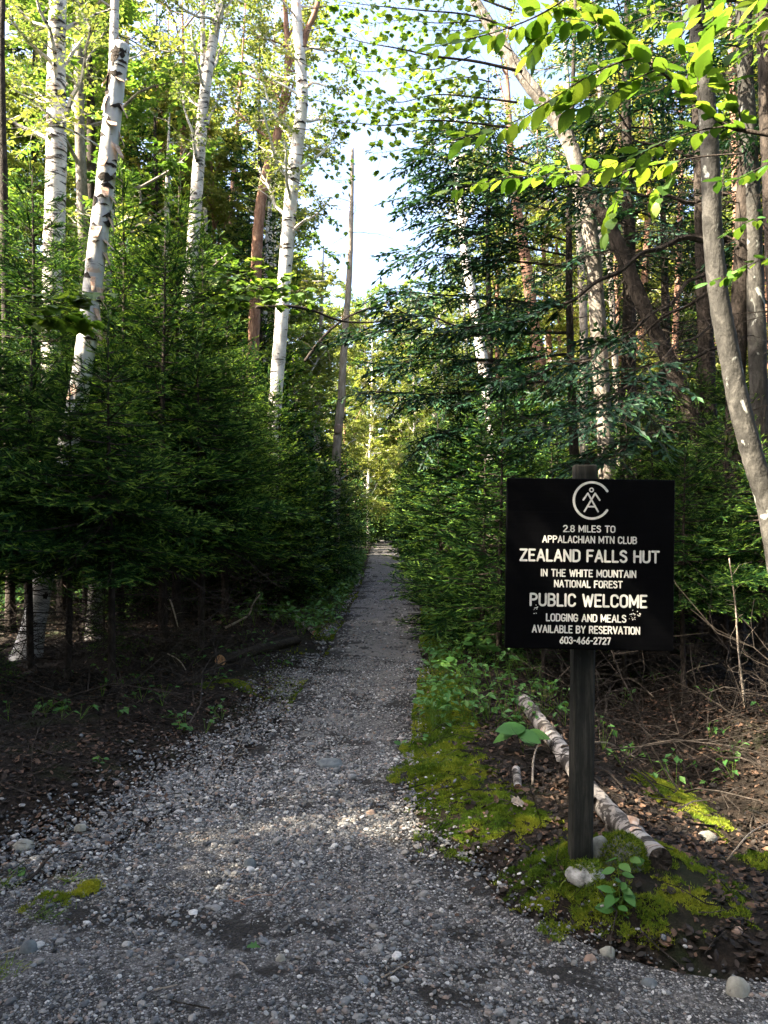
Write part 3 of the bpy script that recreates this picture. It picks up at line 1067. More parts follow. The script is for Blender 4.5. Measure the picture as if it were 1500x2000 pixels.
def text_line(s, c0, c1, cyt, cyb, stroke):
    h = (cyb - cyt) * B_H / 1298
    gap, x, items = 0.20, 0.0, []
    for ch in s:
        if ch == ' ':
            x += 0.38
            continue
        w, st = GL[ch]
        items.append((x, st))
        x += w + gap + (0.03 if ch in 'I' else 0)
    tot = x - gap
    sw = stroke * U * .9
    sx = ((c1 - c0) * U - sw) / tot
    x0, z0 = bx(c0) + sw / 2, bz(cyb) + sw / 2
    hh = h - sw
    mb = MB()
    for x, st in items:
        for pl in st:
            ribbon(mb, [(x0 + (x + p[0]) * sx, z0 + p[1] * hh) for p in pl], sw, 0.0012, b_front)
    mb.build("lettering", M_LETTER, board)


text_line("2.8 MILES TO", 537, 938, 566, 621, 10)
text_line("APPALACHIAN MTN CLUB", 378, 1104, 647, 704, 10)
text_line("ZEALAND FALLS HUT", 205, 1278, 750, 848, 18)
text_line("IN THE WHITE MOUNTAIN", 370, 1101, 902, 961, 11)
text_line("NATIONAL FOREST", 473, 998, 984, 1042, 11)
text_line("PUBLIC WELCOME", 287, 1187, 1086, 1188, 18)
text_line("LODGING AND MEALS", 414, 1029, 1240, 1301, 11)
text_line("AVAILABLE BY RESERVATION", 307, 1135, 1328, 1389, 11)
text_line("603-466-2727", 520, 913, 1413, 1470, 11)
mb = MB()
for pl, w in ((arc(755, 377, 138, 138, 32, 328, 40), 18), (arc(752, 297, 14, 14, 0, 360, 16), 9)):
    ribbon(mb, [(bx(p[0]), bz(754 - p[1] if w == 18 else p[1])) for p in pl], w * U, 0.0012, b_front)
for pl in ([(690, 373), (724, 323), (804, 461)], [(815, 373), (780, 323), (699, 461)], [(727, 424), (777, 424)]):
    ribbon(mb, [(bx(p[0]), bz(p[1])) for p in pl], 13 * U, 0.0014, b_front)
mb.build("emblem", M_LETTER, board)
mb = MB()
rr = np.random.default_rng(5)
for (xa, xb, ya, yb, n) in ((312, 347, 1180, 1258, 9), (1050, 1092, 1220, 1240, 7), (1040, 1100, 1250, 1275, 9), (1112, 1140, 1208, 1264, 8), (1072, 1080, 1203, 1207, 1)):
    for _ in range(n):
        x, y = rr.uniform(xa, xb), rr.uniform(ya, yb)
        w = rr.uniform(4, 11)
        ribbon(mb, [(bx(x), bz(y)), (bx(x + rr.uniform(-7, 9)), bz(y + rr.uniform(-4, 4)))], w * U * .7, 0.0008, b_front)
mb.build("sticker_residue", M_LETTER, board)

# ------------------------------------------------------------------ conifer foliage
def branch_segments(rng, L, kind, step, tert):
    """needle-bearing shoots of one flat branch along +X: starts, directions, lengths, newness, plus the wood axis"""
    ax_n = 9
    s = np.linspace(0, 1, ax_n)
    if kind == 'hemlock':
        z = -0.06 * L * s - 0.20 * L * s ** 2.2
    else:
        z = -0.16 * L * s + 0.15 * L * s ** 2.4
    yw = 0.05 * L * np.sin(s * 3 + rng.random() * 6) * s
    axis = np.stack([L * s, yw, z], -1)
    P, D, Ln, T = [], [], [], []

    def shoot(p, d, l, tipt):
        k = max(1, int(round(l / 0.07)))
        for i in range(k):
            P.append(p + d * l * i / k); D.append(d); Ln.append(l / k * 1.15)
            T.append(tipt * (1.0 if i == k - 1 else 0.45))
    pos = 0.10 * L + 0.04
    side = 1
    while pos < L * 0.985:
        t = pos / L
        p = np.array([np.interp(t, s, axis[:, j]) for j in range(3)])
        tg = nrm(np.array([np.interp(min(t + .05, 1), s, axis[:, j]) for j in range(3)]) - p + 1e-6)
        l2 = min((0.50 * L * (1 - t) ** 0.85 + 0.05) * rng.uniform(0.65, 1.1), 0.62)
        if t < 0.3:
            l2 *= 0.4 + 2 * t
        an = rng.uniform(0.75, 1.05) * side
        rot = np.array([tg[0] * math.cos(an) - tg[1] * math.sin(an), tg[0] * math.sin(an) + tg[1] * math.cos(an), tg[2] + rng.normal(-0.02, 0.13)])
        rot = nrm(rot)
        if rng.random() > 0.06:
            shoot(p, rot, l2, rng.uniform(.5, 1))
            q, s3 = 0.05, 1
            while q < l2 - 0.03:
                l3 = (0.42 * (l2 - q) + 0.03) * rng.uniform(.7, 1.15)
                a3 = rng.uniform(0.65, 0.95) * s3
                d3 = nrm(np.array([rot[0] * math.cos(a3) - rot[1] * math.sin(a3), rot[0] * math.sin(a3) + rot[1] * math.cos(a3), rot[2] + rng.normal(0.03, 0.15)]))
                shoot(p + rot * q, d3, l3, rng.uniform(.4, 1))
                q += tert * rng.uniform(.8, 1.2)
                s3 = -s3
        side = -side
        pos += step * rng.uniform(.75, 1.25)
    # tip
    tg = nrm(axis[-1] - axis[-2])
    shoot(axis[-1] - tg * 0.1, tg, 0.16, 1.0)
    for t in np.linspace(.45, .95, 6):
        p = np.array([np.interp(t, s, axis[:, j]) for j in range(3)])
        shoot(p, tg, 0.07, .3)
    return np.array(P), np.array(D), np.array(Ln), np.array(T), axis


def needles(rng, P, D, Ln, T, lod, kind):
    n = len(P)
    up = np.array([[0, 0, 1.0]]) + rng.normal(0, .25, (n, 3))
    S = nrm(np.cross(D, up))
    U = np.cross(S, D)
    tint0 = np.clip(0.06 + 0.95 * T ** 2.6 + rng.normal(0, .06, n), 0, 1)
    if lod == 0:
        k = 13
        V, Tt = [], []
        for i in range(k):
            sg = 1 if i % 2 else -1
            base = P + D * (Ln * (i + .5) / k)[:, None]
            psi = rng.uniform(-.35, 1.0, (n, 1)) if kind != 'hemlock' else rng.uniform(-.2, .3, (n, 1))
            lat = S * sg * np.cos(psi) + U * np.sin(psi)
            nd = nrm(D * rng.uniform(.45, .75, (n, 1)) + lat)
            wv = nrm(np.cross(nd, U + .3 * S)) * 0.0026
            ln = rng.uniform(.013, .019, (n, 1))
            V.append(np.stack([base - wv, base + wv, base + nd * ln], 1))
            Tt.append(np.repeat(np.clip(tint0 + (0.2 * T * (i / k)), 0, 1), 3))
        # a narrow core along each shoot, the needle bases seen together
        L = Ln[:, None] * 1.08
        mid = P + D * L * .55 + U * .003
        for Sx in (S, U):
            a, b, c_, e_ = P, mid - Sx * .0052, P + D * L, mid + Sx * .0052
            V.append(np.stack([a, b, c_], 1)); V.append(np.stack([a, c_, e_], 1))
            Tt += [np.repeat(np.clip(tint0 + .05, 0, 1), 3)] * 2
        V = np.concatenate(V).reshape(-1, 3)
        return V, np.arange(len(V)).reshape(-1, 3), np.concatenate(Tt)
    w = {1: 0.017, 2: 0.026, 3: 0.04}[lod]
    rolls = rng.uniform(-.6, .6, (n, 1))
    S2 = S * np.cos(rolls) + U * np.sin(rolls)
    L = Ln[:, None] * (1.1 if lod < 3 else 1.3)
    mid = P + D * L * 0.5 + U * 0.004
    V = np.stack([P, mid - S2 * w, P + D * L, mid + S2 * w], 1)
    return V.reshape(-1, 3), np.arange(n * 4).reshape(-1, 4), np.repeat(tint0, 4)


BR = {}


def branch_templates(kind, lod):
    key = (kind, lod)
    if key not in BR:
        rng = np.random.default_rng(100 + lod + (50 if kind == 'hemlock' else 0))
        d = {}
        st, te = {0: (0.050, 0.05), 1: (0.06, 0.06), 2: (0.085, 0.085), 3: (0.15, 0.14)}[lod]
        for L in (0.3, 0.6, 1.0, 1.5, 2.2, 3.0):
            d[L] = []
            for _ in range(2 if lod == 0 else 3):
                P, D, Ln, T, ax = branch_segments(rng, L, kind, st * (1 + .25 * (L > 1.2)), te)
                V, F, t = needles(rng, P, D, Ln, T, lod, kind)
                d[L].append((V, F, t, ax))
        BR[key] = d
    return BR[key]


def place_branch(fol, wood, rng, kind, lod, p, az, el, L, r0, roll=0.0, bare=0.0):
    d = branch_templates(kind, lod)
    kL = min(d, key=lambda q: abs(math.log(q / L)))
    V, F, t, ax = d[kL][rng.integers(len(d[kL]))]
    s = L / kL
    ce, se, ca, sa = math.cos(el), math.sin(el), math.cos(az), math.sin(az)
    X = np.array((ce * ca, ce * sa, se))
    Y = np.array((-sa, ca, 0))
    Z = np.cross(X, Y)
    Y, Z = Y * math.cos(roll) + Z * math.sin(roll), Z * math.cos(roll) - Y * math.sin(roll)
    flip = 1 if rng.random() < .5 else -1
    R = np.stack([X, Y * flip, Z]) * s
    fol.add(V @ R + p, F, np.clip(t + rng.normal(0, .06), 0, 1))
    a = ax @ R + p
    sticks(wood, a[:-1], a[1:], np.linspace(r0, .0015, len(a))[:-1], np.linspace(r0, .0015, len(a))[1:])


def dead_twigs(wood, rng, trunk, z0, z1, n, L, droop=-.1, mat=0):
    tz = trunk[:, 2]
    for _ in range(n):
        z = rng.uniform(z0, z1)
        p = np.array([np.interp(z, tz, trunk[:, j]) for j in range(3)])
        az = rng.random() * 2 * PI
        l = L * rng.uniform(.35, 1.1)
        d = nrm(np.array((math.cos(az), math.sin(az), rng.normal(droop, .2))))
        pts = [p]
        k = 5
        for i in range(k):
            d = nrm(d + rng.normal(0, .13, 3) + np.array((0, 0, -.04)))
            pts.append(pts[-1] + d * l / k)
        pts = np.array(pts)
        r = np.linspace(.004 + .004 * l, .0015, k + 1)
        sticks(wood, pts[:-1], pts[1:], r[:-1], r[1:], mat)
        for i in range(1, k + 1):
            for _ in range(2):
                q = nrm(d + rng.normal(0, .8, 3) * np.array((1, 1, .5)))
                m = pts[i] + q * l * rng.uniform(.12, .3)
                e = m + nrm(q + rng.normal(0, .4, 3)) * l * rng.uniform(.06, .18)
                sticks(wood, [pts[i], m], [m, e], [.0025, .0016], [.0016, .0009], mat)


def conifer(rng, H, clear, Lmax, kind, lod, R=None, step=0.2, per=5, gap=0.1, shape=0.75, dead=14, lean=(0, 0)):
    """trunk mesh data and foliage mesh data of one conifer standing at the origin"""
    trunk, wood, fol = MB(), MB(), MB()
    zs = np.linspace(-0.2, H, 14)
    tr = np.stack([lean[0] * zs + .02 * np.sin(zs * 1.3 + rng.random() * 6), lean[1] * zs + .02 * np.sin(zs * 1.1 + rng.random() * 6), zs], -1)
    R = R or H * 0.011
    tube(trunk, tr, R * np.clip(1 - (zs / H) ** 1.1, .04, 1) + .004, 8, jit=.12, rng=rng)
    z, a = clear, rng.random() * 6
    while z < H - 0.08:
        f = (z - clear) / max(H - clear, .1)
        for k in range(per):
            a += 2 * PI / per + rng.normal(0, .25)
            if rng.random() < gap:
                continue
            L = Lmax * ((1 - f) ** shape) * rng.uniform(.62, 1.12) + .10
            if f < 0.12:
                L *= rng.uniform(.6, 1)
            el = (0.62 * f ** 1.5 - 0.12 + rng.normal(0, .18)) if kind != 'hemlock' else (0.28 * f - .05 + rng.normal(0, .14))
            zz = min(z + rng.uniform(-.5, .5) * step, H - .05)
            p = np.array([np.interp(zz, zs, tr[:, j]) for j in range(3)])
            place_branch(fol, wood, rng, kind, lod, p, a, el, L, .003 + .008 * L, rng.normal(0, .38))
        z += step * rng.uniform(.75, 1.25)
    p = tr[-1]
    place_branch(fol, wood, rng, kind, lod, p - np.array((0, 0, .15)), 0, 1.5, .32, .004)
    if dead:
        dead_twigs(wood, rng, tr, .25, clear + .3, dead, Lmax * .75)
    merge(fol, wood, 1)
    return trunk, fol


# ------------------------------------------------------------------ broadleaf crowns
def leaf_quads(fol, rng, P, D, size, tint, flat=0.5):
    """folded pointed leaves at P, pointing along D"""
    n = len(P)
    nup = nrm(np.array([[0, 0, 1.0]]) + rng.normal(0, flat, (n, 3)))
    D = nrm(D + rng.normal(0, .35, (n, 3)))
    S = nrm(np.cross(nup, D))
    Nn = np.cross(D, S)
    s = (size * rng.uniform(.7, 1.2, n))[:, None]
    V = np.stack([P, P + D * s * .42 - S * s * .33 + Nn * s * .10, P + D * s - Nn * s * .08, P + D * s * .42 + S * s * .33 + Nn * s * .10], 1)
    F = (np.arange(n) * 4)[:, None, None] + np.array([[0, 1, 2], [0, 2, 3]])[None]
    fol.add(V.reshape(-1, 3), F.reshape(-1, 3), np.repeat(np.clip(tint, 0, 1), 4))


def limb_path(rng, p, d, L, k=6, wob=.18, grav=.05):
    pts = [p]
    for i in range(k):
        d = nrm(d + rng.normal(0, wob, 3) + np.array((0, 0, grav)))
        pts.append(pts[-1] + d * L / k)
    return np.array(pts)


def leafy_limb(wood, fol, rng, p, d, L, r, leaf, dens, mat=0, depth=2, grav=.04, tint=.5):
    a = limb_path(rng, p, d, L, grav=grav)
    tube(wood, a, np.linspace(r, r * .25 + .002, len(a)), 5, mat, cap=False) if r > .012 else sticks(wood, a[:-1], a[1:], np.linspace(r, r * .3, len(a) - 1), np.linspace(r * .9, r * .25, len(a) - 1), mat)
    LP, LD = [], []
    nsub = int(5 + L * 2.2)
    for i in range(nsub):
        t = rng.uniform(.25, 1)
        j = t * (len(a) - 1)
        q = a[int(j)] + (a[min(int(j) + 1, len(a) - 1)] - a[int(j)]) * (j - int(j))
        dd = nrm(a[min(int(j) + 1, len(a) - 1)] - a[max(int(j) - 1, 0)])
        sd = nrm(dd * .7 + rng.normal(0, 1, 3) * np.array((1, 1, .45)))
        sl = L * rng.uniform(.18, .42) * (1.15 - .5 * t)
        b = limb_path(rng, q, sd, sl, 4, .2, .02)
        sticks(wood, b[:-1], b[1:], np.linspace(r * .35 + .001, .002, 4), np.linspace(r * .28 + .001, .0015, 4), mat)
        for m in range(1, 5):
            for _ in range(2):
                td = nrm(nrm(b[m] - b[m - 1]) * .7 + rng.normal(0, .9, 3) * np.array((1, 1, .35)))
                tl = sl * rng.uniform(.25, .5) + .08
                e = b[m] + td * tl
                sticks(wood, [b[m]], [e], [.0022], [.001], mat)
                nl = max(2, int(dens * tl / .08))
                tt = (np.arange(nl) + .6) / nl
                lp = b[m] + td * tl * tt[:, None]
                lat = nrm(np.cross(td, (0, 0, 1)) + 1e-4)
                sg = np.where(np.arange(nl) % 2 == 0, 1, -1)[:, None]
                LP.append(lp); LD.append(td * .7 + lat * sg * .9)
    if LP:
        LP, LD = np.concatenate(LP), np.concatenate(LD)
        leaf_quads(fol, rng, LP, LD, leaf, tint + rng.normal(0, .17, len(LP)) + rng.normal(0, .08))


def broadleaf_crown(rng, trunk, rad, f0, nlimb, Llimb, leaf, dens, el=(.2, 1.0), tint=.5, mat=0):
    wood, fol = MB(), MB()
    k = len(trunk)
    a = rng.random() * 6
    for i in range(nlimb):
        f = f0 + (1 - f0) * (i + rng.random()) / nlimb
        j = min(f, .999) * (k - 1)
        p = trunk[int(j)] + (trunk[int(j) + 1] - trunk[int(j)]) * (j - int(j))
        a += 2.4 + rng.normal(0, .3)
        e = rng.uniform(*el)
        d = np.array((math.cos(a) * math.cos(e), math.sin(a) * math.cos(e), math.sin(e)))
        L = Llimb * rng.uniform(.6, 1.1) * (1 - .45 * (f - f0) / (1 - f0))
        leafy_limb(wood, fol, rng, p, d, L, np.interp(f, [0, 1], [rad, rad * .3]) * .45, leaf, dens, mat, tint=tint)
    return wood, fol


def straight_trunk(rng, H, lean=.03, wob=.06, k=14):
    z = np.linspace(-.25, H, k)
    a = rng.random() * 6
    return np.stack([z * lean * math.cos(a) + wob * np.sin(z * .7 + rng.random() * 6), z * lean * math.sin(a) + wob * np.sin(z * .6 + rng.random() * 6), z], -1)


def merge(dst, src, mat=None):
    dst.v += src.v
    dst.t += src.t
    dst.f += [f + dst.n for f in src.f]
    dst.m += [m if mat is None else mat for m in src.m]
    dst.n += src.n


# ------------------------------------------------------------------ trunks traced in the photograph, each at its own distance
def traced_trunk(pts, Y, top=None, k=6):
    """pts bottom -> top in photo pixels; rooted in the ground, continued upward to height top"""
    P = [W(px, py, Y) for px, py in pts]
    g = g1(P[0][0], Y)
    if P[0][2] > g + .05:
        d = (P[0] - P[1]) / max(P[1][2] - P[0][2], .1)
        h = P[0][2] - g
        P.insert(0, P[0] + np.array((d[0] * h * .55, 0, -h - .1)))
    else:
        P[0][2] = g - .1
    if top and top > P[-1][2] + .3:
        d = nrm(P[-1] - P[-2])
        P.append(P[-1] + d * (top - P[-1][2]) * .5 + np.array((0, 0.1, 0)))
        P.append(P[-1] + nrm(d + np.array((0, 0, .5))) * (top - P[-2][2]) * .5)
    return path_smooth(P, k)


def px_radius(w, Y): return w / 2 / 1500 * Y


def traced_tree(name, label, cat, pts, Y, w0, w1, mat, top=None, nseg=12, jit=.06, crown=None, group=None, seed=1, dead=0, deadL=.8, deadz=None, leafmat=None, f0=.55, knots=0):
    rng = np.random.default_rng(seed)
    T = traced_trunk(pts, Y, top)
    base = T[0].copy(); base[2] += .1
    root = thing(name, label, cat, base, group)
    Tl = T - base
    wood = MB()
    r0, r1 = px_radius(w0, Y), px_radius(w1, Y)
    rr = np.linspace(r0, r1, len(Tl))
    zz = Tl[:, 2]
    rr = rr * (1 + .5 * np.exp(-np.maximum(zz, 0) / .22))
    if top:
        rr = rr * np.clip(1.15 - (zz / zz[-1]) ** 3, .25, 1)
    # resample finely so that the bark can be uneven
    Tl2 = path_smooth(Tl[::2], 4)
    rr2 = np.interp(np.linspace(0, 1, len(Tl2)), np.linspace(0, 1, len(rr)), rr)
    tube(wood, Tl2, rr2, nseg, jit=jit, rng=rng)
    tw = MB()
    if dead:
        z0, z1 = deadz or (.5, zz[-1] * .8)
        dead_twigs(tw, rng, Tl, z0, z1, dead, deadL, -.2, 0)
    wood.build("trunk", mat, root, True)
    if crown:
        nl, Ll, leaf, dens = crown
        cw, cf = broadleaf_crown(rng, Tl, r0, f0, nl, Ll, leaf, dens)
        merge(cf, cw, 1)
        if tw.n:
            merge(cf, tw, 2)
        cf.build("crown", [leafmat or M_BIRCHLEAF, mat, M_DARKTWIG], root)
    elif tw.n:
        tw.build("crown", M_DARKTWIG, root)
    return root, Tl, rr

# ================================================================== trees of the left side
snag, snT, snR = traced_tree("birch_snag", "broken-topped white birch snag leaning right, peeling bark", "tree",
    [(48, 1318), (62, 1240), (92, 1090), (118, 940), (150, 790), (166, 690), (176, 610), (188, 500), (202, 390), (216, 260), (228, 150), (238, 88)], 8.2, 42, 33, M_SNAG, nseg=16, jit=.05, seed=2)
# the broken tip, dark and jagged
mb = MB()
tip = snT[-1]; rt = snR[-1]
rr = np.random.default_rng(9)
dirT = nrm(snT[-1] - snT[-4])
for i in range(11):
    a = i / 11 * 2 * PI
    o = np.array((math.cos(a), math.sin(a), 0)) * rt * .8
    sticks(mb, [tip + o - dirT * .12], [tip + o * .8 + dirT * rr.uniform(.01, .09)], [rt * .36], [.006])
mb.build("broken_tip", M_DARKTWIG, snag)
mb = MB()
for (f0, f1, a, w) in ((.925, .985, -1.9, .7), (.86, .925, -2.3, .45), (.945, .97, -.9, .4)):
    n = len(snT) - 1
    k = 8
    strip = []
    for i in range(k + 1):
        f = f0 + (f1 - f0) * i / k
        p = np.array([np.interp(f * n, np.arange(n + 1), snT[:, j]) for j in range(3)])
        R_ = np.interp(f * n, np.arange(n + 1), snR) * 1.035
        ww = w * (.5 + .5 * rr.random()) * math.sin(PI * (i + .6) / (k + 1.2))
        strip.append([p + R_ * np.array((math.cos(a + q * ww), math.sin(a + q * ww), 0)) for q in (-1, -.5, 0, .5, 1)])
    V = np.array(strip).reshape(-1, 3)
    F = [(i * 5 + j, i * 5 + j + 1, i * 5 + j + 6, i * 5 + j + 5) for i in range(k) for j in range(4)]
    mb.add(V, F)
mb.build("exposed_wood", M_DARKTWIG, snag, True)
m, n_, l_ = mat_new("curled_bark")
f_ = noise(n_, l_, coords(n_, l_), 30, 4)
r_ = ramp(n_, [(.3, (.30, .155, .09)), (.55, (.52, .36, .26)), (.75, (.66, .60, .54))])
l_.new(f_, r_.inputs[0])
finish(n_, l_, r_.outputs[0], .7, .2)
M_CURL = m


def bark_curl(root, T, Rr, f, ang, h, w, out, rng):
    n = len(T) - 1
    p = np.array([np.interp(f * n, np.arange(n + 1), T[:, j]) for j in range(3)])
    R_ = np.interp(f * n, np.arange(n + 1), Rr)
    nd = np.array((math.cos(ang), math.sin(ang), 0)); td = np.array((-math.sin(ang), math.cos(ang), 0))
    mb = MB()
    rows = 7
    V = []
    for i in range(rows):
        t = i / (rows - 1)
        ww = w * (1 - .55 * t)
        o = R_ * 1.02 + out * math.sin(t * 2.2) * (.4 + .6 * t)
        z = -h * t + .35 * h * t * t
        for q in (-1, 0, 1):
            V.append(p + nd * (o - abs(q) * .006) + td * (q * ww / 2 + .2 * w * t) + np.array((0, 0, z)))
    F = [(i * 3 + j, i * 3 + j + 1, i * 3 + j + 4, i * 3 + j + 3) for i in range(rows - 1) for j in range(2)]
    mb.add(V, F)
    mb.build("bark_curl", M_CURL, root, True)


rr = np.random.default_rng(31)
for f, ang in ((.60, -1.3), (.585, -.5), (.63, -2.0), (.66, -.3), (.70, -.2), (.73, -.25), (.76, -.1), (.78, -1.7), (.80, -.4), (.83, -1.2), (.87, -2.4), (.90, -.9), (.91, -2.7), (.55, -.6), (.52, -1.1), (.50, -.3), (.38, -2.2), (.29, -2.6), (.24, -.4), (.18, -2.5), (.68, -1.6), (.74, -1.2), (.86, -.2), (.64, -.1), (.57, .1), (.71, .05), (.82, .1)):
    bark_curl(snag, snT, snR, f, ang, rr.uniform(.10, .30), rr.uniform(.05, .13), rr.uniform(.03, .10), rr)


def bark_markings(root, T, Rr, n, seed, f0=.1, f1=.98, wide=1.0):
    """black scars and lenticel bands, raised a little from the bark"""
    rng = np.random.default_rng(seed)
    mb = MB()
    m = len(T) - 1
    H = np.linalg.norm(T[-1] - T[0])
    for _ in range(n):
        f = rng.uniform(f0, f1)
        a0 = rng.uniform(-PI, 0)
        w = rng.uniform(.25, 1.2) * wide
        h = rng.uniform(.012, .045) * rng.choice([.5, 1, 1, 1.8])
        k = 9
        arch = rng.uniform(-.02, .05)
        V = []
        for i in range(k):
            q = i / (k - 1) * 2 - 1
            a = a0 + q * w
            t = (1 - abs(q) ** 1.6)
            for sg in (-1, 1):
                dz = arch * (1 - q * q) + sg * h * t * rng.uniform(.4, 1.1)
                ff = np.clip(f + dz / H, 0, 1) * m
                p = np.array([np.interp(ff, np.arange(m + 1), T[:, c]) for c in range(3)])
                R_ = np.interp(ff, np.arange(m + 1), Rr) * 1.03 + .003
                V.append(p + R_ * np.array((math.cos(a), math.sin(a), 0)))
        mb.add(np.array(V), [(2 * i, 2 * i + 2, 2 * i + 3, 2 * i + 1) for i in range(k - 1)])
    mb.build("bark_marking", M_DARKTWIG, root, True)


bark_markings(snag, snT, snR, 46, 71)
bT = traced_tree("birch_tree", "tall white birch with dark rough patches behind the broken snag, upper left", "tree",
    [(98, 900), (104, 560), (107, 420), (110, 300), (110, 150), (114, 0)], 12, 42, 36, M_BIRCH2, 14, 14, .07, (18, 1.8, .075, 1.5), seed=3, f0=.5)
bark_markings(*bT, 46, 74, .2, .8, 1.5)
traced_tree("birch_tree", "slim white birch that forks near the top, left of the sky gap", "tree",
    [(350, 760), (362, 620), (375, 500), (386, 350), (399, 190), (420, 60), (434, 0)], 13, 26, 22, M_BIRCH2, 14, 12, .06, (18, 1.5, .075, 1.5), seed=4, f0=.45)
mb_root = bpy.data.objects["birch_tree.001"]
mb = MB()
b0 = np.array(mb_root.location)
F_ = path_smooth([W(400, 180, 13) - b0, W(397, 110, 13) - b0, W(396, 0, 13) - b0, W(402, -160, 13.2) - b0], 6)
tube(mb, F_, np.linspace(.055, .03, len(F_)), 8, jit=.08)
mb.build("fork", M_BIRCH2, mb_root, True)

gT = traced_tree("birch_tree", "clean white birch with black scars nearest the left trail edge", "tree",
    [(534, 860), (541, 740), (546, 680), (556, 540), (566, 410), (577, 310), (590, 200), (586, 110), (578, 0)], 14, 27, 25, M_BIRCH, 15, 14, .05, (24, 1.65, .075, 1.6), seed=5, f0=.40)
bark_markings(*gT, 46, 72, .1, .75)
root = bpy.data.objects["birch_tree.002"]
b0 = np.array(root.location)
mb = MB()
F_ = path_smooth([W(590, 95, 14) - b0, W(600, 60, 14) - b0, W(618, 15, 14) - b0, W(640, -90, 14.2) - b0], 6)
tube(mb, F_, np.linspace(.07, .04, len(F_)), 8, jit=.1)
mb.build("fork", M_REDBARK, root, True)
traced_tree("red_barked_tree", "crooked reddish-brown trunk curving behind the white birch by the sky gap", "tree",
    [(490, 800), (498, 600), (504, 450), (516, 360), (538, 280), (556, 190), (562, 110), (556, 0)], 16.5, 24, 16, M_REDBARK, 15, 10, .1, (16, 1.5, .08, 1.5), seed=6, f0=.45, dead=10)
traced_tree("dead_snag", "thin bare dead trunk standing in the sky gap with stub twigs", "tree",
    [(655, 960), (659, 860), (666, 780), (673, 660), (682, 540), (686, 420), (688, 290)], 20, 22, 7, M_DEADWOOD, None, 9, .08, seed=7, dead=20, deadL=1.3, deadz=(2.5, 10.8))
root = bpy.data.objects["dead_snag"]
mb = MB()
b0 = np.array(root.location)
p = W(660, 838, 19.86) - b0
rock_mesh(mb, p, (.20, .06, .26), 0, np.random.default_rng(4), .3)
mb.build("blaze_scar", M_ROCKPINK, root, True)
traced_tree("dead_tree", "slender grey trunk behind and left of the bare snag", "tree", [(618, 900), (621, 760), (628, 600), (632, 480)], 27, 14, 8, M_DEADWOOD, 9.5, 8, .08, seed=8, dead=8)
traced_tree("dark_tree", "dark trunk running up the left edge", "tree", [(20, 1150), (14, 800), (8, 400), (3, 150), (5, 0)], 10, 18, 13, M_BARK, 12, 9, .08, seed=9, dead=26, deadL=1.2)
traced_tree("dark_tree", "brown mossy trunk between the rough birch and the broken snag", "tree", [(170, 900), (176, 500), (178, 250), (172, 60)], 16, 22, 18, M_BARK, 14, 9, .1, (6, 2.0, .07, 1.0), seed=10, dead=12)
for k, (pts, Y, w, lab) in enumerate((
    ([(320, 700), (322, 400), (326, 150), (330, 20)], 21, 12, "thin sunlit pinkish trunk left of the forked birch"),
    ([(352, 700), (356, 400), (358, 150), (356, 0)], 19, 19, "sunlit brown trunk just left of the forked birch"),
    ([(250, 700), (254, 400), (250, 200), (246, 60)], 24, 12, "thin orange-brown trunk right of the broken snag tip"),
    ([(436, 820), (444, 600), (452, 400), (470, 160), (480, 0)], 23, 13, "thin leaning brown trunk between forked birch and curved red trunk"))):
    traced_tree("red_barked_tree", lab, "tree", pts, Y, w, w * .75, M_REDBARK, 14, 8, .1, (6, 2.2, .08, 1.1), seed=20 + k, f0=.6, dead=14)
for k, (pts, Y, w, lab) in enumerate((
    ([(510, 800), (514, 680), (518, 560), (522, 440)], 21, 14, "thin white birch stem showing left of the main trail-side birch"),
    ([(292, 1180), (300, 1060), (306, 900)], 17, 18, "pale birch stem deep in the shade below the left spruces"),
    ([(520, 1130), (522, 1040), (526, 900)], 24, 16, "white birch stem glimpsed low in the left thicket near the trail"),
    ([(184, 1262), (186, 1120), (192, 960), (196, 820)], 9.6, 27, "dark-banded birch trunk in shade right of the snag foot"))):
    traced_tree("birch_tree", lab, "tree", pts, Y, w, w * .8, M_BIRCH2, 11, 10, .07, (6, 1.8, .075, 1.0), seed=30 + k, f0=.7)

# ================================================================== trees of the right side
mT = traced_tree("birch_tree", "white birch right of the trail leaning left above the hemlock boughs", "tree",
    [(962, 930), (954, 790), (943, 710), (928, 610), (912, 520), (902, 430), (892, 330)], 13.5, 24, 18, M_BIRCH, 9.2, 12, .06, (14, 1.3, .08, 1.4), seed=40, f0=.62)
bark_markings(*mT, 34, 73, .1, .7)
traced_tree("red_barked_tree", "sunlit reddish trunk leaning left right of the leaning birch", "tree",
    [(1060, 760), (1044, 640), (1028, 520), (1012, 420), (1000, 340), (992, 180)], 19, 25, 18, M_REDBARK, 14, 10, .12, (7, 2.2, .08, 1.1), seed=41, dead=18)
traced_tree("grey_tree", "pale grey trunk rising behind the sign post top and bending left overhead", "tree",
    [(1184, 900), (1176, 780), (1168, 640), (1158, 500), (1142, 390), (1116, 290), (1080, 225), (1030, 160), (985, 95), (935, 15), (915, -20)], 10.2, 34, 25, M_GREYBARK, 12, 12, .07, seed=42, dead=10)
traced_tree("dark_leaning_tree", "dark rough trunk leaning left across the woods right of the sign", "tree",
    [(1378, 900), (1345, 800), (1306, 705), (1262, 610), (1225, 520), (1190, 440), (1160, 395), (1138, 352)], 9.5, 33, 24, M_BARK, None, 11, .14, seed=43, dead=30, deadL=1.3, deadz=(3, 6))
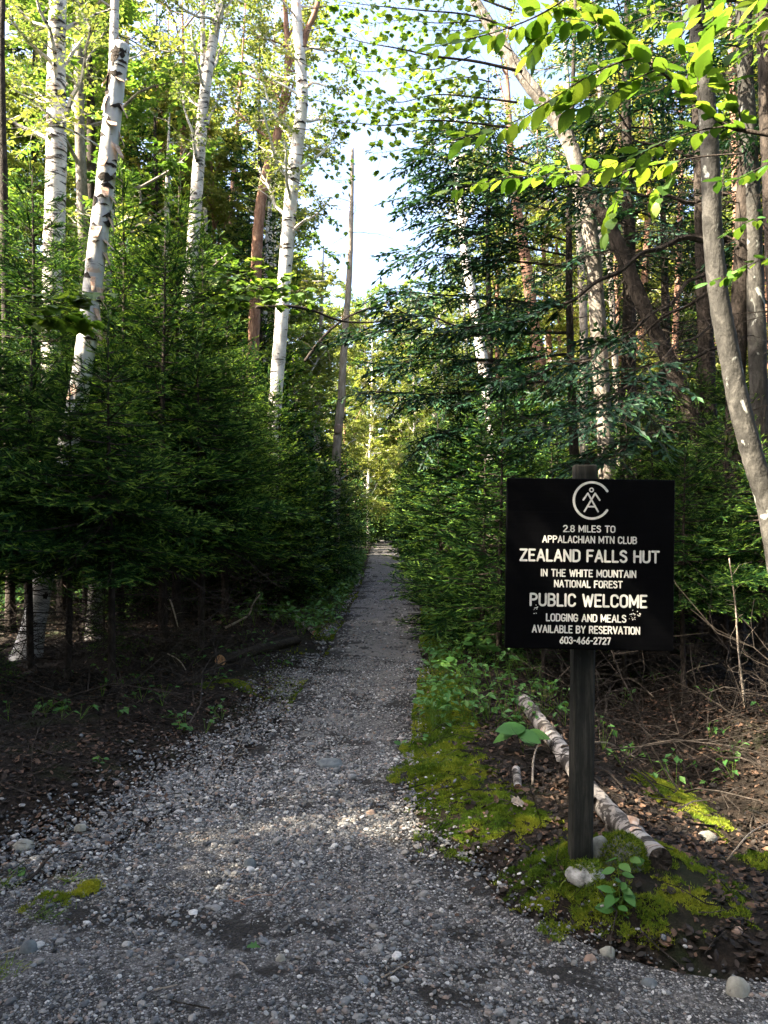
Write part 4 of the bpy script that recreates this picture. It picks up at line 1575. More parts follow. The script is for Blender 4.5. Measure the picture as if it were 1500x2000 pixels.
traced_tree("maple_tree", "large lichen-spotted grey trunk at the right leaning to the left going up", "tree",
    [(1540, 1250), (1505, 1010), (1474, 905), (1446, 800), (1424, 690), (1404, 580), (1392, 450), (1388, 330), (1380, 200), (1366, 80), (1358, 0)], 6.4, 45, 29, M_MAPLEBARK, 10, 18, .05, (8, 2.4, .10, .9), seed=44, f0=.78, leafmat=M_MAPLELEAF)
traced_tree("dark_tree", "shaded trunk standing behind the large lichen-spotted one at right", "tree",
    [(1496, 1150), (1485, 850), (1476, 600), (1468, 400), (1458, 200), (1450, 0)], 8.6, 38, 28, M_MAPLEBARK, 12, 12, .08, seed=45, dead=20, deadL=1.2)
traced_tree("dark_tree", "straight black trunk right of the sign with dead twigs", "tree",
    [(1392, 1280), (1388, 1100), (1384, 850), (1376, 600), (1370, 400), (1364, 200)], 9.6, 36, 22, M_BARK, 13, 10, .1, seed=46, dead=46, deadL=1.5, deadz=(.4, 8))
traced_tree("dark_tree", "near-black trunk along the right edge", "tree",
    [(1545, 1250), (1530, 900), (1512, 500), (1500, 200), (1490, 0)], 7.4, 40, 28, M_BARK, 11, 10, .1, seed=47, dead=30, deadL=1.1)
for k, (pts, Y, w, lab, mt) in enumerate((
    ([(1140, 780), (1140, 640), (1134, 500), (1126, 380)], 15, 18, "pale trunk seen just left of the grey bending trunk", M_GREYBARK),
    ([(1255, 900), (1250, 700), (1262, 500), (1270, 300)], 17, 16, "thin sunlit trunk behind the dark leaning one", M_REDBARK),
    ([(1320, 900), (1318, 700), (1326, 500), (1330, 300)], 16, 14, "slim brown trunk left of the straight black one", M_REDBARK),
    ([(1430, 900), (1434, 700), (1440, 500), (1436, 300)], 13, 20, "orange-lit trunk in the gap left of the right edge", M_REDBARK),
    ([(1212, 980), (1210, 860), (1204, 760), (1196, 600)], 14, 15, "pale stem between sign post top and dark leaning trunk", M_GREYBARK),
    ([(1080, 900), (1078, 760), (1070, 640), (1062, 500)], 22, 13, "far thin trunk above the left half of the sign", M_REDBARK),
    ([(985, 800), (992, 640), (996, 480), (990, 300)], 24, 12, "far thin brown trunk between leaning birch and red trunk", M_BARK))):
    traced_tree("slim_tree", lab, "tree", pts, Y, w, w * .75, mt, 13, 8, .1, (6, 2.0, .08, 1.0), seed=60 + k, f0=.6, dead=20, deadL=1.2)

MARKS = [(-300, "beyond the left edge trunk"), (5, "behind the left edge trunk"), (60, "just left of the rough-barked birch"), (110, "behind the rough-barked birch"), (165, "right of the rough-barked birch"), (215, "behind the broken snag"), (280, "right of the broken snag"),
         (340, "behind the paired sunlit trunks"), (395, "behind the forked birch"), (450, "right of the forked birch"), (510, "behind the crooked red trunk"), (570, "behind the white trail-side birch"), (620, "right of the white trail-side birch"), (670, "behind the bare dead snag"), (725, "left of the trail's end"),
         (780, "right of the trail's end"), (840, "right of the sky gap"), (910, "behind the leaning right-hand birch"), (970, "right of the leaning right-hand birch"), (1035, "behind the leaning red trunk"), (1100, "above the sign's left half"), (1160, "behind the grey bending trunk"), (1230, "right of the grey bending trunk"), (1290, "behind the dark leaning trunk"),
         (1350, "left of the straight black trunk"), (1400, "behind the large lichen-spotted trunk"), (1460, "right of the lichen-spotted trunk"), (1550, "behind the right edge trunk"), (1800, "beyond the right edge trunk")]


def MARK2(px): return min(MARKS, key=lambda m: abs(m[0] - px))[1]


# ================================================================== young conifers lining the trail
def conifer_proto(seed, H, clear, Lmax, kind, lod, name, **kw):
    rng = np.random.default_rng(seed)
    wood, fol = conifer(rng, H, clear, Lmax, kind, lod, **kw)
    return (name, wood.mesh("trunk", M_BARK, True), fol.mesh("crown", [M_HEMLOCK if kind == 'hemlock' else M_SPRUCE, M_DARKTWIG]), H)


def put(proto, x, y, label, cat="tree", group=None, s=1.0, rz=None, rng=random.Random(5), z=None):
    name, tm, fm, H = proto
    root = thing(name, label, cat, (x, y, g1(x, y) if z is None else z), group, rng.random() * 6.28 if rz is None else rz, s)
    link("trunk", tm, root)
    link("crown", fm, root)
    return root


near1 = conifer_proto(201, 5.6, 1.35, 1.55, 'spruce', 0, "young_spruce", step=.15, per=7, dead=30)
near2 = conifer_proto(202, 4.6, 1.0, 1.35, 'spruce', 0, "young_spruce", step=.15, per=7, dead=24)
near3 = conifer_proto(203, 2.4, .15, .85, 'spruce', 0, "young_spruce", step=.11, per=7, dead=0, shape=.85)
near4 = conifer_proto(212, 3.1, 1.25, 1.25, 'spruce', 0, "young_spruce", step=.13, per=8, dead=24, shape=.9)
mid1 = conifer_proto(204, 5.0, .9, 1.5, 'spruce', 1, "young_spruce", step=.15, per=7, dead=12)
mid2 = conifer_proto(205, 4.2, .3, 1.3, 'spruce', 1, "young_spruce", step=.13, per=7, dead=6)
far1 = conifer_proto(206, 5.5, .5, 1.5, 'spruce', 2, "young_spruce", step=.16, per=7, dead=0)
far2 = conifer_proto(207, 4.2, .2, 1.3, 'spruce', 2, "young_spruce", step=.15, per=7, dead=0)
tall1 = conifer_proto(208, 13, 3.2, 2.3, 'hemlock', 2, "hemlock_tree", step=.34, per=5, dead=40, gap=.2)
tall4 = conifer_proto(213, 13, 5.6, 2.3, 'hemlock', 1, "hemlock_tree", step=.34, per=5, dead=60, gap=.2)
tall2 = conifer_proto(209, 15, 4.5, 2.1, 'spruce', 2, "tall_spruce", step=.34, per=5, dead=40, gap=.2)
tall3 = conifer_proto(210, 12, 2.5, 1.9, 'spruce', 3, "tall_spruce", step=.38, per=5, dead=0, gap=.2)
hem1 = conifer_proto(211, 11, 2.3, 2.5, 'hemlock', 1, "hemlock_tree", step=.34, per=5, dead=40, gap=.22)

def at_px(px, Y): return (px - 750) / 1500 * Y

for px, Y, pr, s, lab in (
    (236, 9.0, near1, 1.0, "young spruce with a black trunk nearest the camera on the left bank"),
    (-20, 6.9, near4, .98, "young spruce filling the left edge at mid height"),
    (-170, 5.8, near4, .95, "young spruce reaching in from beyond the left edge"),
    (345, 9.2, near1, .98, "dense young spruce right of the dark-banded birch"),
    (215, 6.7, near4, .98, "short bright-tipped spruce in front of the snag's lower trunk"),
    (205, 8.2, near3, .42, "knee-high spruce in front of the dark-banded birch"),
    (-40, 6.6, near3, .45, "knee-high spruce at the very left edge"),
    (135, 6.9, near4, .88, "short spruce screening the middle of the snag"),
    (60, 7.2, near4, .95, "short spruce at the far left in front of the snag foot"),
    (390, 8.3, near4, 1.05, "short wide spruce overhanging the left side of the trail"),
    (170, 9.6, near1, .85, "young spruce just right of the snag foot in the dark thicket"),
    (318, 8.2, near2, .98, "short young spruce between the two nearest left spruces"),
    (395, 10.2, near1, .92, "young spruce left of the trail behind the orange-ended log"),
    (475, 12.6, near2, .95, "young spruce by the trail left of the main white birch"),
    (60, 9.0, near1, 1.0, "tall young spruce left of the snag crossing behind its foot"),
    (528, 12.6, near2, .84, "young spruce hiding the foot of the white trail-side birch"),
    (546, 12.9, mid2, .88, "dense small spruce between the white birch foot and the trail edge"),
    (655, 18.6, mid2, .74, "dense small spruce at the left trail edge below the bare snag"),
    (632, 17.2, mid2, .68, "small spruce hiding the foot of the bare dead snag"),
    (585, 14.8, near3, 1.15, "low bushy spruce on the left trail edge"),
    (520, 16, mid1, .9, "young spruce between the white birch foot and the trail-side small spruces"),
    (120, 10.2, near2, 1.15, "young spruce directly behind the broken birch snag"),
    (440, 11.4, near2, 1.0, "young spruce left of the trail below the forked birch"),
    (30, 12.5, mid1, 1.2, "spruce in the second row at the left edge"),
    (250, 12.8, mid1, 1.2, "spruce in the second row right of the broken snag"),
    (490, 14.5, mid1, .95, "young spruce just left of the trail-side white birch foot"),
    (372, 16, mid1, 1.25, "spruce in the third row below the forked birch"),
    (555, 17.5, mid2, 1.0, "small full spruce right of the white birch foot by the trail"),
    (598, 20.5, mid2, .92, "small full spruce left of the bare dead snag"),
    (628, 25, mid2, 1.0, "spruce beside the foot of the bare dead snag"),
    (655, 31, far2, 1.1, "far trail-side spruce past the bare snag, left side"),
    (676, 38, far2, 1.15, "farther trail-side spruce on the left where the trail narrows"),
    (694, 47, far1, 1.0, "last left spruce before the dark end of the trail"),
    (978, 8.3, near3, 1.12, "bright small spruce touching the left edge of the sign"),
    (905, 10.4, near3, 1.35, "light green small spruce right of the trail before the sign"),
    (860, 12.0, near3, 1.3, "pale green little spruce at the right trail edge past the moss strip"),
    (945, 9.4, near3, 1.25, "light green bushy spruce left of the sign board"),
    (1062, 7.6, near4, .62, "small bare-stemmed spruce showing under the left half of the sign"),
    (1215, 7.9, near4, .72, "small bare-stemmed spruce under the right half of the sign"),
    (1335, 7.2, near4, .74, "small shaded spruce just right of the sign board"),
    (1418, 7.8, near4, .85, "shaded spruce behind the thin grey dead sapling"),
    (1490, 6.9, near4, .72, "small shaded spruce at the foot of the lichen-spotted trunk"),
    (1275, 9.0, near2, .66, "shaded spruce deeper behind the right edge of the sign"),
    (1365, 9.3, near2, .74, "shaded spruce left of the straight black trunk's foot"),
    (1445, 9.0, near2, .8, "shaded spruce right of the straight black trunk's foot"),
    (1140, 8.8, near2, .55, "shaded spruce straight behind the sign post"),
    (1080, 9.6, near2, .62, "dark small spruce rising behind the sign"),
    (1230, 9.4, near3, 1.2, "shaded small spruce behind the right half of the sign"),
    (935, 13, mid2, .82, "small spruce below the leaning right-hand birch"),
    (870, 14.5, mid2, .82, "small spruce at the right trail edge in mid distance"),
    (1010, 15, mid1, .95, "spruce in the second row behind the sign's left half"),
    (850, 18.5, mid2, .92, "full spruce right of the trail beyond the leaning birch"),
    (905, 20, mid1, 1.0, "spruce in the second row right of the trail under the hemlock boughs"),
    (832, 23, mid2, 1.05, "right-hand trail spruce opposite the bare dead snag"),
    (816, 29, far2, 1.15, "far right-hand trail spruce where the trail narrows"),
    (806, 36, far2, 1.25, "farther right-hand trail spruce near the vanishing point"),
    (798, 46, far1, 1.05, "last right-hand spruce before the dark end of the trail"),
    (1290, 11.5, mid1, .75, "shaded spruce between the sign and the straight black trunk"),
    (1450, 10.5, mid2, .85, "shaded spruce low at the right edge")):
    put(pr, at_px(px, Y), Y, lab, s=s)

# low spruces closing the second row under the taller trees
for k, (px, Y, s) in enumerate(((60, 11.5, .75), (150, 12.4, .8), (235, 11.2, .62), (300, 11.8, .75), (385, 12.8, .8), (440, 13.6, .75), (20, 14.5, .9), (210, 14.2, .9), (330, 15.0, .9), (480, 17.2, .9),
                               (1090, 11.4, .7), (1180, 12.2, .8), (1260, 13.2, .85), (1340, 11.2, .66), (1420, 12.4, .8), (1490, 11.4, .75), (1060, 13.8, .9), (1310, 15, 1.0), (1450, 15, 1.0), (985, 11.6, .66))):
    put(mid2, at_px(px, Y), Y, "low bushy second-row spruce " + MARK2(px), group="low spruces of the second row", s=s)
# tall conifers showing dark in the upper left
for px, Y, pr, s, lab in ((505, 19, tall2, .95, "tall spruce between the crooked red trunk and the forked birch"), (462, 21.5, tall1, 1.0, "tall hemlock right of the forked birch"), (300, 17.5, tall2, .9, "tall spruce right of the broken snag's tip"), (60, 18.5, tall2, 1.0, "tall spruce left of the rough-barked birch"), (210, 20, tall1, 1.0, "tall hemlock behind the broken snag's tip"), (405, 24, tall2, 1.05, "tall spruce behind the forked birch")):
    put(pr, at_px(px, Y), Y, lab, s=s)
# hemlocks of the right side
#put(hem1, at_px(1075, 12.2), 12.2, "dark hemlock with long boughs reaching left over the trail", s=1.0, rz=2.0)
put(hem1, at_px(1300, 11.6), 11.6, "dark hemlock behind the straight black trunk", s=.85, rz=4.2)
put(tall1, at_px(955, 17.0), 17.0, "tall dark hemlock at the right rim of the sky gap", s=.9, rz=1)
put(tall4, at_px(1230, 10.6), 10.6, "tall hemlock shading the upper right behind the beech leaves", s=.95, rz=3)
put(tall4, at_px(1560, 9.2), 9.2, "tall hemlock beyond the right edge", s=.9, rz=5)

# hemlock with long bare drooping limbs
rng = np.random.default_rng(77)
HY = 8.8
hx = at_px(1440, HY)
hb = np.array((hx, HY, g1(hx, HY)))
root = thing("hemlock_tree", "old hemlock whose long bare dark limbs droop left above the sign", "tree", hb)
trk, wood, fol = MB(), MB(), MB()
tr = straight_trunk(rng, 12, .02)
tube(trk, tr, np.linspace(.12, .04, len(tr)), 10, jit=.1, rng=rng)
for pts, dy, r in (
    ([(1425, 470), (1370, 465), (1290, 480), (1220, 520), (1140, 570), (1060, 610), (960, 635), (860, 628), (770, 600)], -.3, .040),
    ([(1420, 520), (1360, 540), (1310, 590), (1240, 640), (1170, 690), (1080, 720), (980, 745)], -.5, .026),
    ([(1415, 680), (1340, 700), (1280, 730), (1200, 770), (1120, 810), (1040, 850)], -.7, .022),
    ([(1420, 380), (1340, 392), (1260, 378), (1180, 372), (1100, 366), (1010, 356)], -.2, .024),
    ([(1430, 820), (1360, 825), (1280, 840), (1210, 880), (1150, 905)], -.6, .018),
    ([(1420, 560), (1330, 600), (1240, 665), (1150, 730), (1060, 770), (930, 790)], .5, .022),
    ([(1420, 620), (1350, 660), (1290, 700), (1230, 760), (1180, 830)], -1.0, .016),
    ([(1430, 300), (1340, 300), (1240, 270), (1160, 220)], .2, .024)):
    n = len(pts)
    L = np.array([W(px, py, HY + dy * (i / (n - 1)) * 2.2) for i, (px, py) in enumerate(pts)]) - hb
    L = path_smooth(L, 5)
    L[:, 2] += .03 * np.sin(np.arange(len(L)) * 1.1)
    tube(wood, L, np.linspace(r, .005, len(L)), 6, jit=.15, rng=rng)
    for i in range(3, len(L)):
        t = i / (len(L) - 1)
        d = nrm(L[i] - L[i - 1])
        for q in range(2 if t < .5 else 3):
            az = math.atan2(d[1], d[0]) + rng.choice([-1, 1]) * rng.uniform(.3, 1.2)
            if t > .52 and rng.random() < .8:
                place_branch(fol, wood, rng, 'hemlock', 1, L[i], az, rng.normal(-.08, .15), rng.uniform(.35, .85) * (1.25 - .6 * t), .006, rng.normal(0, .25))
            else:
                tw = limb_path(rng, L[i], np.array((math.cos(az), math.sin(az), rng.normal(.1, .35))), rng.uniform(.2, .8), 4, .25, 0)
                sticks(wood, tw[:-1], tw[1:], np.linspace(.005, .002, 4), np.linspace(.004, .0012, 4))
                for e in tw[1:]:
                    q2 = e + rng.normal(0, .12, 3)
                    sticks(wood, [e], [q2], [.0018], [.0008])
    dend = nrm(L[-1] - L[-4])
    place_branch(fol, wood, rng, 'hemlock', 1, L[-3], math.atan2(dend[1], dend[0]), -.1, .6, .005)
dead_twigs(wood, rng, tr, .6, 9, 40, 1.3)
for i in range(16):
    z = rng.uniform(6.2, 11.5)
    place_branch(fol, wood, rng, 'hemlock', 1, np.array([np.interp(z, tr[:, 2], tr[:, j]) for j in range(3)]), rng.random() * 6.28, rng.normal(0, .15), rng.uniform(.8, 2.2), .02)
trk.build("trunk", M_BARK, root, True)
merge(fol, wood, 1)
fol.build("crown", [M_HEMLOCK, M_DARKTWIG], root)

# hemlock boughs reaching over the trail in the middle (from the hemlock at 12 m)
root = thing("hemlock_tree", "hemlock behind the sign with layered dark boughs hanging over the trail", "tree", (at_px(1120, 10.8), 10.8, g1(at_px(1120, 10.8), 10.8)))
hb = np.array(root.location)
trk, wood, fol = MB(), MB(), MB()
tr = straight_trunk(rng, 9, .02)
tube(trk, tr, np.linspace(.085, .02, len(tr)), 9, jit=.1, rng=rng)
for pts, r in (([(1110, 600), (1020, 590), (930, 580), (850, 575), (790, 568)], .022), ([(1110, 650), (1010, 650), (900, 655), (800, 650), (700, 645)], .026), ([(1115, 690), (1030, 700), (930, 705), (830, 700), (760, 720)], .020),
               ([(1115, 740), (1020, 750), (920, 765), (830, 770), (745, 765)], .020), ([(1115, 800), (1020, 815), (930, 835), (860, 850)], .018), ([(1118, 860), (1040, 880), (960, 905), (900, 930)], .016),
               ([(1110, 500), (1020, 480), (930, 450), (860, 430)], .018), ([(1105, 470), (1010, 440), (910, 400), (825, 385)], .018), ([(1105, 520), (1000, 510), (900, 500), (815, 490)], .018), ([(1100, 385), (1000, 340), (910, 310), (835, 300)], .016), ([(1105, 420), (1010, 390), (920, 350), (850, 330)], .018), ([(1100, 350), (1010, 310), (930, 270), (860, 250)], .016)):
    n = len(pts)
    L = path_smooth(np.array([W(px, py, 10.8 - .9 * i / (n - 1)) for i, (px, py) in enumerate(pts)]) - hb, 5)
    tube(wood, L, np.linspace(r, .004, len(L)), 5, jit=.15, rng=rng)
    for i in range(3, len(L)):
        d = nrm(L[i] - L[i - 1])
        for sd in (-1, 1):
            if rng.random() < .95:
                place_branch(fol, wood, rng, 'hemlock', 1, L[i], math.atan2(d[1], d[0]) + sd * rng.uniform(.3, 1.1), rng.normal(-.06, .2), rng.uniform(.5, .95) * (1.3 - .6 * i / len(L)), .006, rng.normal(0, .2))
    place_branch(fol, wood, rng, 'hemlock', 1, L[-3], math.atan2(d[1], d[0]), -.12, .65, .005)
dead_twigs(wood, rng, tr, .4, 5, 30, 1.0)
trk.build("trunk", M_BARK, root, True)
merge(fol, wood, 1)
fol.build("crown", [M_HEMLOCK, M_DARKTWIG], root)

# ================================================================== the forest behind
def broadleaf_proto(seed, H, rad, f0, nl, Ll, leaf, dens, bark, lm, name, tint=.5, el=(.15, .9)):
    rng = np.random.default_rng(seed)
    tr = straight_trunk(rng, H)
    w, f = broadleaf_crown(rng, tr, rad, f0, nl, Ll, leaf, dens, el, tint)
    t = MB()
    tube(t, tr, np.linspace(rad, rad * .3, len(tr)), 10, jit=.08, rng=rng)
    merge(f, w, 1)
    return (name, t.mesh("trunk", bark, True), f.mesh("crown", [lm, bark]), H)


bl = [broadleaf_proto(301, 14, .13, .16, 32, 3.0, .14, 2.2, M_BIRCH, M_BIRCHLEAF, "birch_tree"),
      broadleaf_proto(302, 16, .15, .20, 32, 3.2, .14, 2.2, M_GREYBARK, M_MAPLELEAF, "maple_tree"),
      broadleaf_proto(303, 13, .11, .14, 30, 2.6, .14, 2.2, M_REDBARK, M_BIRCHLEAF, "red_barked_tree", .6),
      broadleaf_proto(304, 17, .14, .24, 32, 3.0, .14, 2.1, M_BIRCH2, M_BIRCHLEAF, "birch_tree", .6)]
sap = [broadleaf_proto(311, 5.5, .04, .12, 20, 1.6, .10, 1.7, M_GREYBARK, M_MAPLELEAF, "maple_sapling", .65),
       broadleaf_proto(312, 4.2, .03, .10, 18, 1.4, .10, 1.7, M_GREYBARK, M_BIRCHLEAF, "birch_sapling", .7)]
words = {"birch_tree": "birch", "maple_tree": "maple", "red_barked_tree": "red-barked tree", "maple_sapling": "maple sapling", "birch_sapling": "birch sapling", "young_spruce": "young spruce", "hemlock_tree": "hemlock", "tall_spruce": "tall spruce"}
rs = random.Random(11)
spots = []


USED = {}
FAR = []


def far_spot(x, y, proto, s=1.0):
    w = words[proto[0]]
    px = 750 + 1500 * x / y
    where = min(MARKS, key=lambda m: abs(m[0] - px))[1]
    band = "not far back" if y < 20 else ("in the middle distance" if y < 28 else ("well back" if y < 38 else ("far back" if y < 50 else "deepest in the woods")))
    size = "" if .8 < s < 1.08 else ("big " if s >= 1.08 else "slight ")
    lab = f"{size}{w} {where}, {band}".replace("sapling ", "sapling ").replace(", in the middle distance", ", midway").replace("deepest in the woods", "deepest back")
    USED[lab] = USED.get(lab, 0) + 1
    FAR.append((put(proto, x, y, lab, group=f"{w} trees of the background woods", s=s, rz=rs.random() * 6.28), px))


def try_spot(xa, xb, ya, yb, dmin):
    for _ in range(40):
        x, y = rs.uniform(xa, xb), rs.uniform(ya, yb)
        if all((x - a) ** 2 + (y - b) ** 2 > dmin * dmin for a, b in spots):
            spots.append((x, y))
            return x, y
    return None


# sunlit broadleaf woods, kept back from the gap of sky above the trail
for side in (-1, 1):
    for k in range(100):
        q = try_spot(*((-26, -2.5) if side < 0 else (2.5, 26)), 15.5, 60, 1.6)
        if not q: continue
        x, y = q
        lim = (.085 * y + 1.8) if side < 0 else (.05 * y + 1.9)
        if abs(x) < lim or abs(x) > .62 * y + 2: continue
        if x < -6 and y > 36: continue      # trees left out there so the sun reaches the far woods
        pr = rs.choice(bl)
        far_spot(x, y, pr, rs.uniform(.8, 1.1))
    for k in range(26 if side < 0 else 9):
        q = try_spot(*((-20, -2) if side < 0 else (2, 20)), 15, 50, 1.6)
        if not q: continue
        x, y = q
        if abs(x) < .05 * y + 1.6 or abs(x) > .6 * y + 2: continue
        far_spot(x, y, rs.choice([tall2, tall3, tall3] if side < 0 else [tall1, tall2, tall3]), rs.uniform(.55, .95))
    for k in range(80):
        q = try_spot(*((-16, -1.6) if side < 0 else (1.6, 16)), 13, 46, 1.1)
        if not q: continue
        x, y = q
        if abs(x) < 1.75 + .012 * y or abs(x) > .58 * y + 1: continue
        far_spot(x, y, rs.choice([far1, far2, far1, far2, sap[0], sap[1]]), rs.uniform(.7, 1.25))
# the wood that closes the view at the end of the trail
for k in range(30):
    q = try_spot(-13, 12, 54, 84, 2.0)
    if q and (q[0] > -5 or q[1] > 76): far_spot(q[0], q[1], rs.choice(bl), rs.uniform(.8, 1.15))
for k in range(34):
    q = try_spot(-9, 9, 48, 80, 1.2)
    if q and (abs(q[0]) > 2.1 or q[1] > 66): far_spot(q[0], q[1], rs.choice([far1, far2, sap[0], sap[1]]), rs.uniform(.9, 1.5))

# tall trees whose crowns fill the foot of the sky gap
for x, y, k, s in ((-3.6, 42, 0, 1.05), (3.2, 44, 1, .95), (-2.3, 50, 2, 1.2), (2.2, 52, 3, 1.0), (-4.6, 47, 3, .95), (4.6, 49, 0, 1.15), (-1.5, 57, 1, 1.15), (1.4, 60, 2, 1.45), (-3.4, 58, 0, 1.3), (3.6, 60, 1, 1.2), (0.2, 72, 3, 1.25), (-2.4, 70, 1, 1.3), (2.6, 72, 0, 1.5), (-3.1, 32, 2, .8), (2.7, 34, 0, .78), (-2.4, 27, 0, .6), (2.5, 28, 2, .62)):
    far_spot(x, y, bl[k], s)
for x, y, k, s in ((-3.5, 26, 3, .8), (-4.6, 21, 0, .85), (-5.5, 18, 2, .9), (-7.5, 19, 1, .9), (-3.9, 31, 1, .95), (-9, 17, 3, .9), (-6.5, 24, 1, 1.0), (-8.8, 23, 0, 1.0)):
    far_spot(x, y, bl[k], s)
# spruces that close over the far end of the trail
for k, (x, y) in enumerate(((.05, 68), (.75, 71), (-.7, 73), (-1.05, 64), (1.15, 65), (-1.7, 52), (1.8, 54), (-1.5, 60), (1.6, 62), (-1.3, 67), (1.2, 70), (0.1, 79), (-1.2, 77), (1.6, 76), (-.6, 84), (.9, 86), (2.6, 66), (-2.8, 64))):
    put([far1, far2][k % 2], x, y, "young spruce closing in over the far dark end of the trail", group="spruces at the far end of the trail", s=1.3)

# ================================================================== unseen trees added around and behind the viewer to shade the trailhead
for k in range(60):
    q = try_spot(-20, 20, -22, 3.0, 2.2)
    if not q: continue
    x, y = q
    if x * x + y * y < 9 or (y > 0 and abs(x) < 4) or (y > 1 and x < 0): continue
    pr, s = rs.choice([bl[1], bl[3], bl[0], tall1, tall2]), rs.uniform(.85, 1.15)
    # trees are left out along here so the sun reaches the beech leaves
    if x < -1 and abs(y - (2.7 + .344 * (x - 1.5))) < 3.4 and pr[3] * s > 2.6 + 1.02 * (1.5 - x): continue
    put(pr, x, y, "tree standing behind or beside the trailhead", group="trees behind the trailhead", s=s, rz=rs.random() * 6.28)
for x, y, p, s in ((-8.8, 3.8, bl[1], 1.0), (-5.3, 4.3, tall1, .85), (-6.6, 4.0, tall1, 1.0), (-7.6, 4.9, bl[1], .95), (-7.4, 3.0, tall1, .95), (-3.8, 1.2, near1, 1.4), (-4.4, -.7, near1, 1.4), (-5.6, .3, tall1, .66), (-6.0, 2.2, tall1, .68), (-5.4, -2.2, tall1, .66), (-7.2, -.6, tall1, .75), (-2.9, -1.6, near1, 1.3), (-4.7, 4.4, near1, 1.15), (-5.4, 6.2, near1, 1.2), (-6.2, 7.6, near1, 1.2), (-6.6, 5.0, near2, 1.4), (-4.2, 1.4, near1, 1.1), (-6.4, 5.3, tall1, .68), (-5.5, 3.9, near1, 1.3), (-8.5, 12.5, tall2, 1),  (5.5, 4.2, bl[1], 1), (4.8, 1.5, tall1, 1), (7.5, 6.5, tall2, 1)):
    put(p, x, y, "tree at the side of the trailhead outside the view", group="trees beside the trailhead", rz=rs.random() * 6.28, s=s)  # out of view, added across the sun's path to shade the near ground

# background trees that would share a label are told apart by their order from left to right
by = {}
for o, px in FAR:
    by.setdefault(o["label"], []).append((px, o))
WORD = {2: "two", 3: "three", 4: "four", 5: "five", 6: "six"}
for lab, l_ in by.items():
    if 1 < len(l_) < 7:
        l_.sort(key=lambda t: t[0])
        for i, (px, o) in enumerate(l_):
            pos = ["first", "second", "third", "fourth", "fifth", "sixth"][i]
            o["label"] = f"{lab}, {pos} from left"

# ================================================================== leaves close to the camera
def hero_leaf(mb, p, d, nup, L, rng, wide=.62, curl=.12, fold=.22, tint=.5):
    """one pointed oval leaf with midrib fold, pleated veins and a drooping tip"""
    d = nrm(d); s = nrm(np.cross(nup, d)); u = np.cross(d, s)
    nl, nw = 13, 2
    V = []
    tw = rng.normal(0, .12)
    cv = curl * rng.uniform(.3, 1.6)
    for i in range(nl):
        t = i / (nl - 1)
        w = wide * .5 * L * (math.sin(PI * min(t ** .80, 1)) ** .85) * (1 - .18 * t) if 0 < i < nl - 1 else .0006
        for j in range(-nw, nw + 1):
            q = j / nw
            tt = t + .05 * abs(q) * math.sin(PI * t)
            z = -cv * L * t * t + fold * abs(q) * w + .012 * L * (1 if (i % 2) else -1) * (abs(q) > .2) * math.sin(PI * t) - .16 * w * q * q
            V.append(p + d * (L * tt) + s * (q * w) + u * z + s * tw * w * 0)
    c = 2 * nw + 1
    F = [(i * c + j, i * c + j + 1, (i + 1) * c + j + 1, (i + 1) * c + j) for i in range(nl - 1) for j in range(2 * nw)]
    mb.add(np.array(V), F, float(np.clip(tint + rng.normal(0, .18), 0, 1)))


def leafy_branch(name, label, stems, leafL, seed, leafmat, gap=1.0, r0=.006, tilt=.25, sag=.15, wide=.62):
    """stems: list of (pixel polyline, depth start, depth end, radius, first leaf fraction)"""
    rng = np.random.default_rng(seed)
    b0 = W(*stems[0][0][0], stems[0][1])
    root = thing(name, label, "branch", b0)
    wood, fol = MB(), MB()
    for pts, ya, yb, r, f0 in stems:
        n = len(pts)
        L = np.array([W(px, py, ya + (yb - ya) * i / (n - 1)) for i, (px, py) in enumerate(pts)]) - b0
        L = path_smooth(L, 6)
        tube(wood, L, np.linspace(r, .0012, len(L)), 6, jit=.1, rng=rng)
        ln = np.concatenate([[0], np.cumsum(np.linalg.norm(np.diff(L, axis=0), axis=1))])
        pos = f0 * ln[-1]
        sd = 1
        while pos < ln[-1]:
            p = np.array([np.interp(pos, ln, L[:, j]) for j in range(3)])
            q = np.array([np.interp(min(pos + .02, ln[-1]), ln, L[:, j]) for j in range(3)])
            q0 = np.array([np.interp(max(pos - .02, 0), ln, L[:, j]) for j in range(3)])
            t = nrm(q - q0)
            side = nrm(np.cross(t, (0, 0, 1)))
            for rep in range(2 if rng.random() < .35 else 1):
                d = nrm(t * rng.uniform(.35, .8) + side * sd * rng.uniform(.7, 1.1) + np.array((0, 0, rng.normal(-sag, .22))))
                up = nrm(np.array((0, 0, 1.)) + rng.normal(0, tilt, 3) + np.array((0, -.15, 0)))
                st = p + d * .012
                sticks(wood, [p], [st], [.001], [.0008])
                hero_leaf(fol, st, d, up, leafL * rng.uniform(.5, 1.2), rng, wide * rng.uniform(.85, 1.1), tint=rng.uniform(.0, 1.0))
                sd = -sd
            pos += leafL * gap * rng.uniform(.32, .55)
        d = nrm(L[-1] - L[-3])
        hero_leaf(fol, L[-1], d, nrm(np.array((0, -.3, 1.)) + rng.normal(0, .2, 3)), leafL * .85, rng, wide)
    wood.build("stem", M_DARKTWIG, root, True)
    fol.build("foliage", leafmat, root, True)
    return root


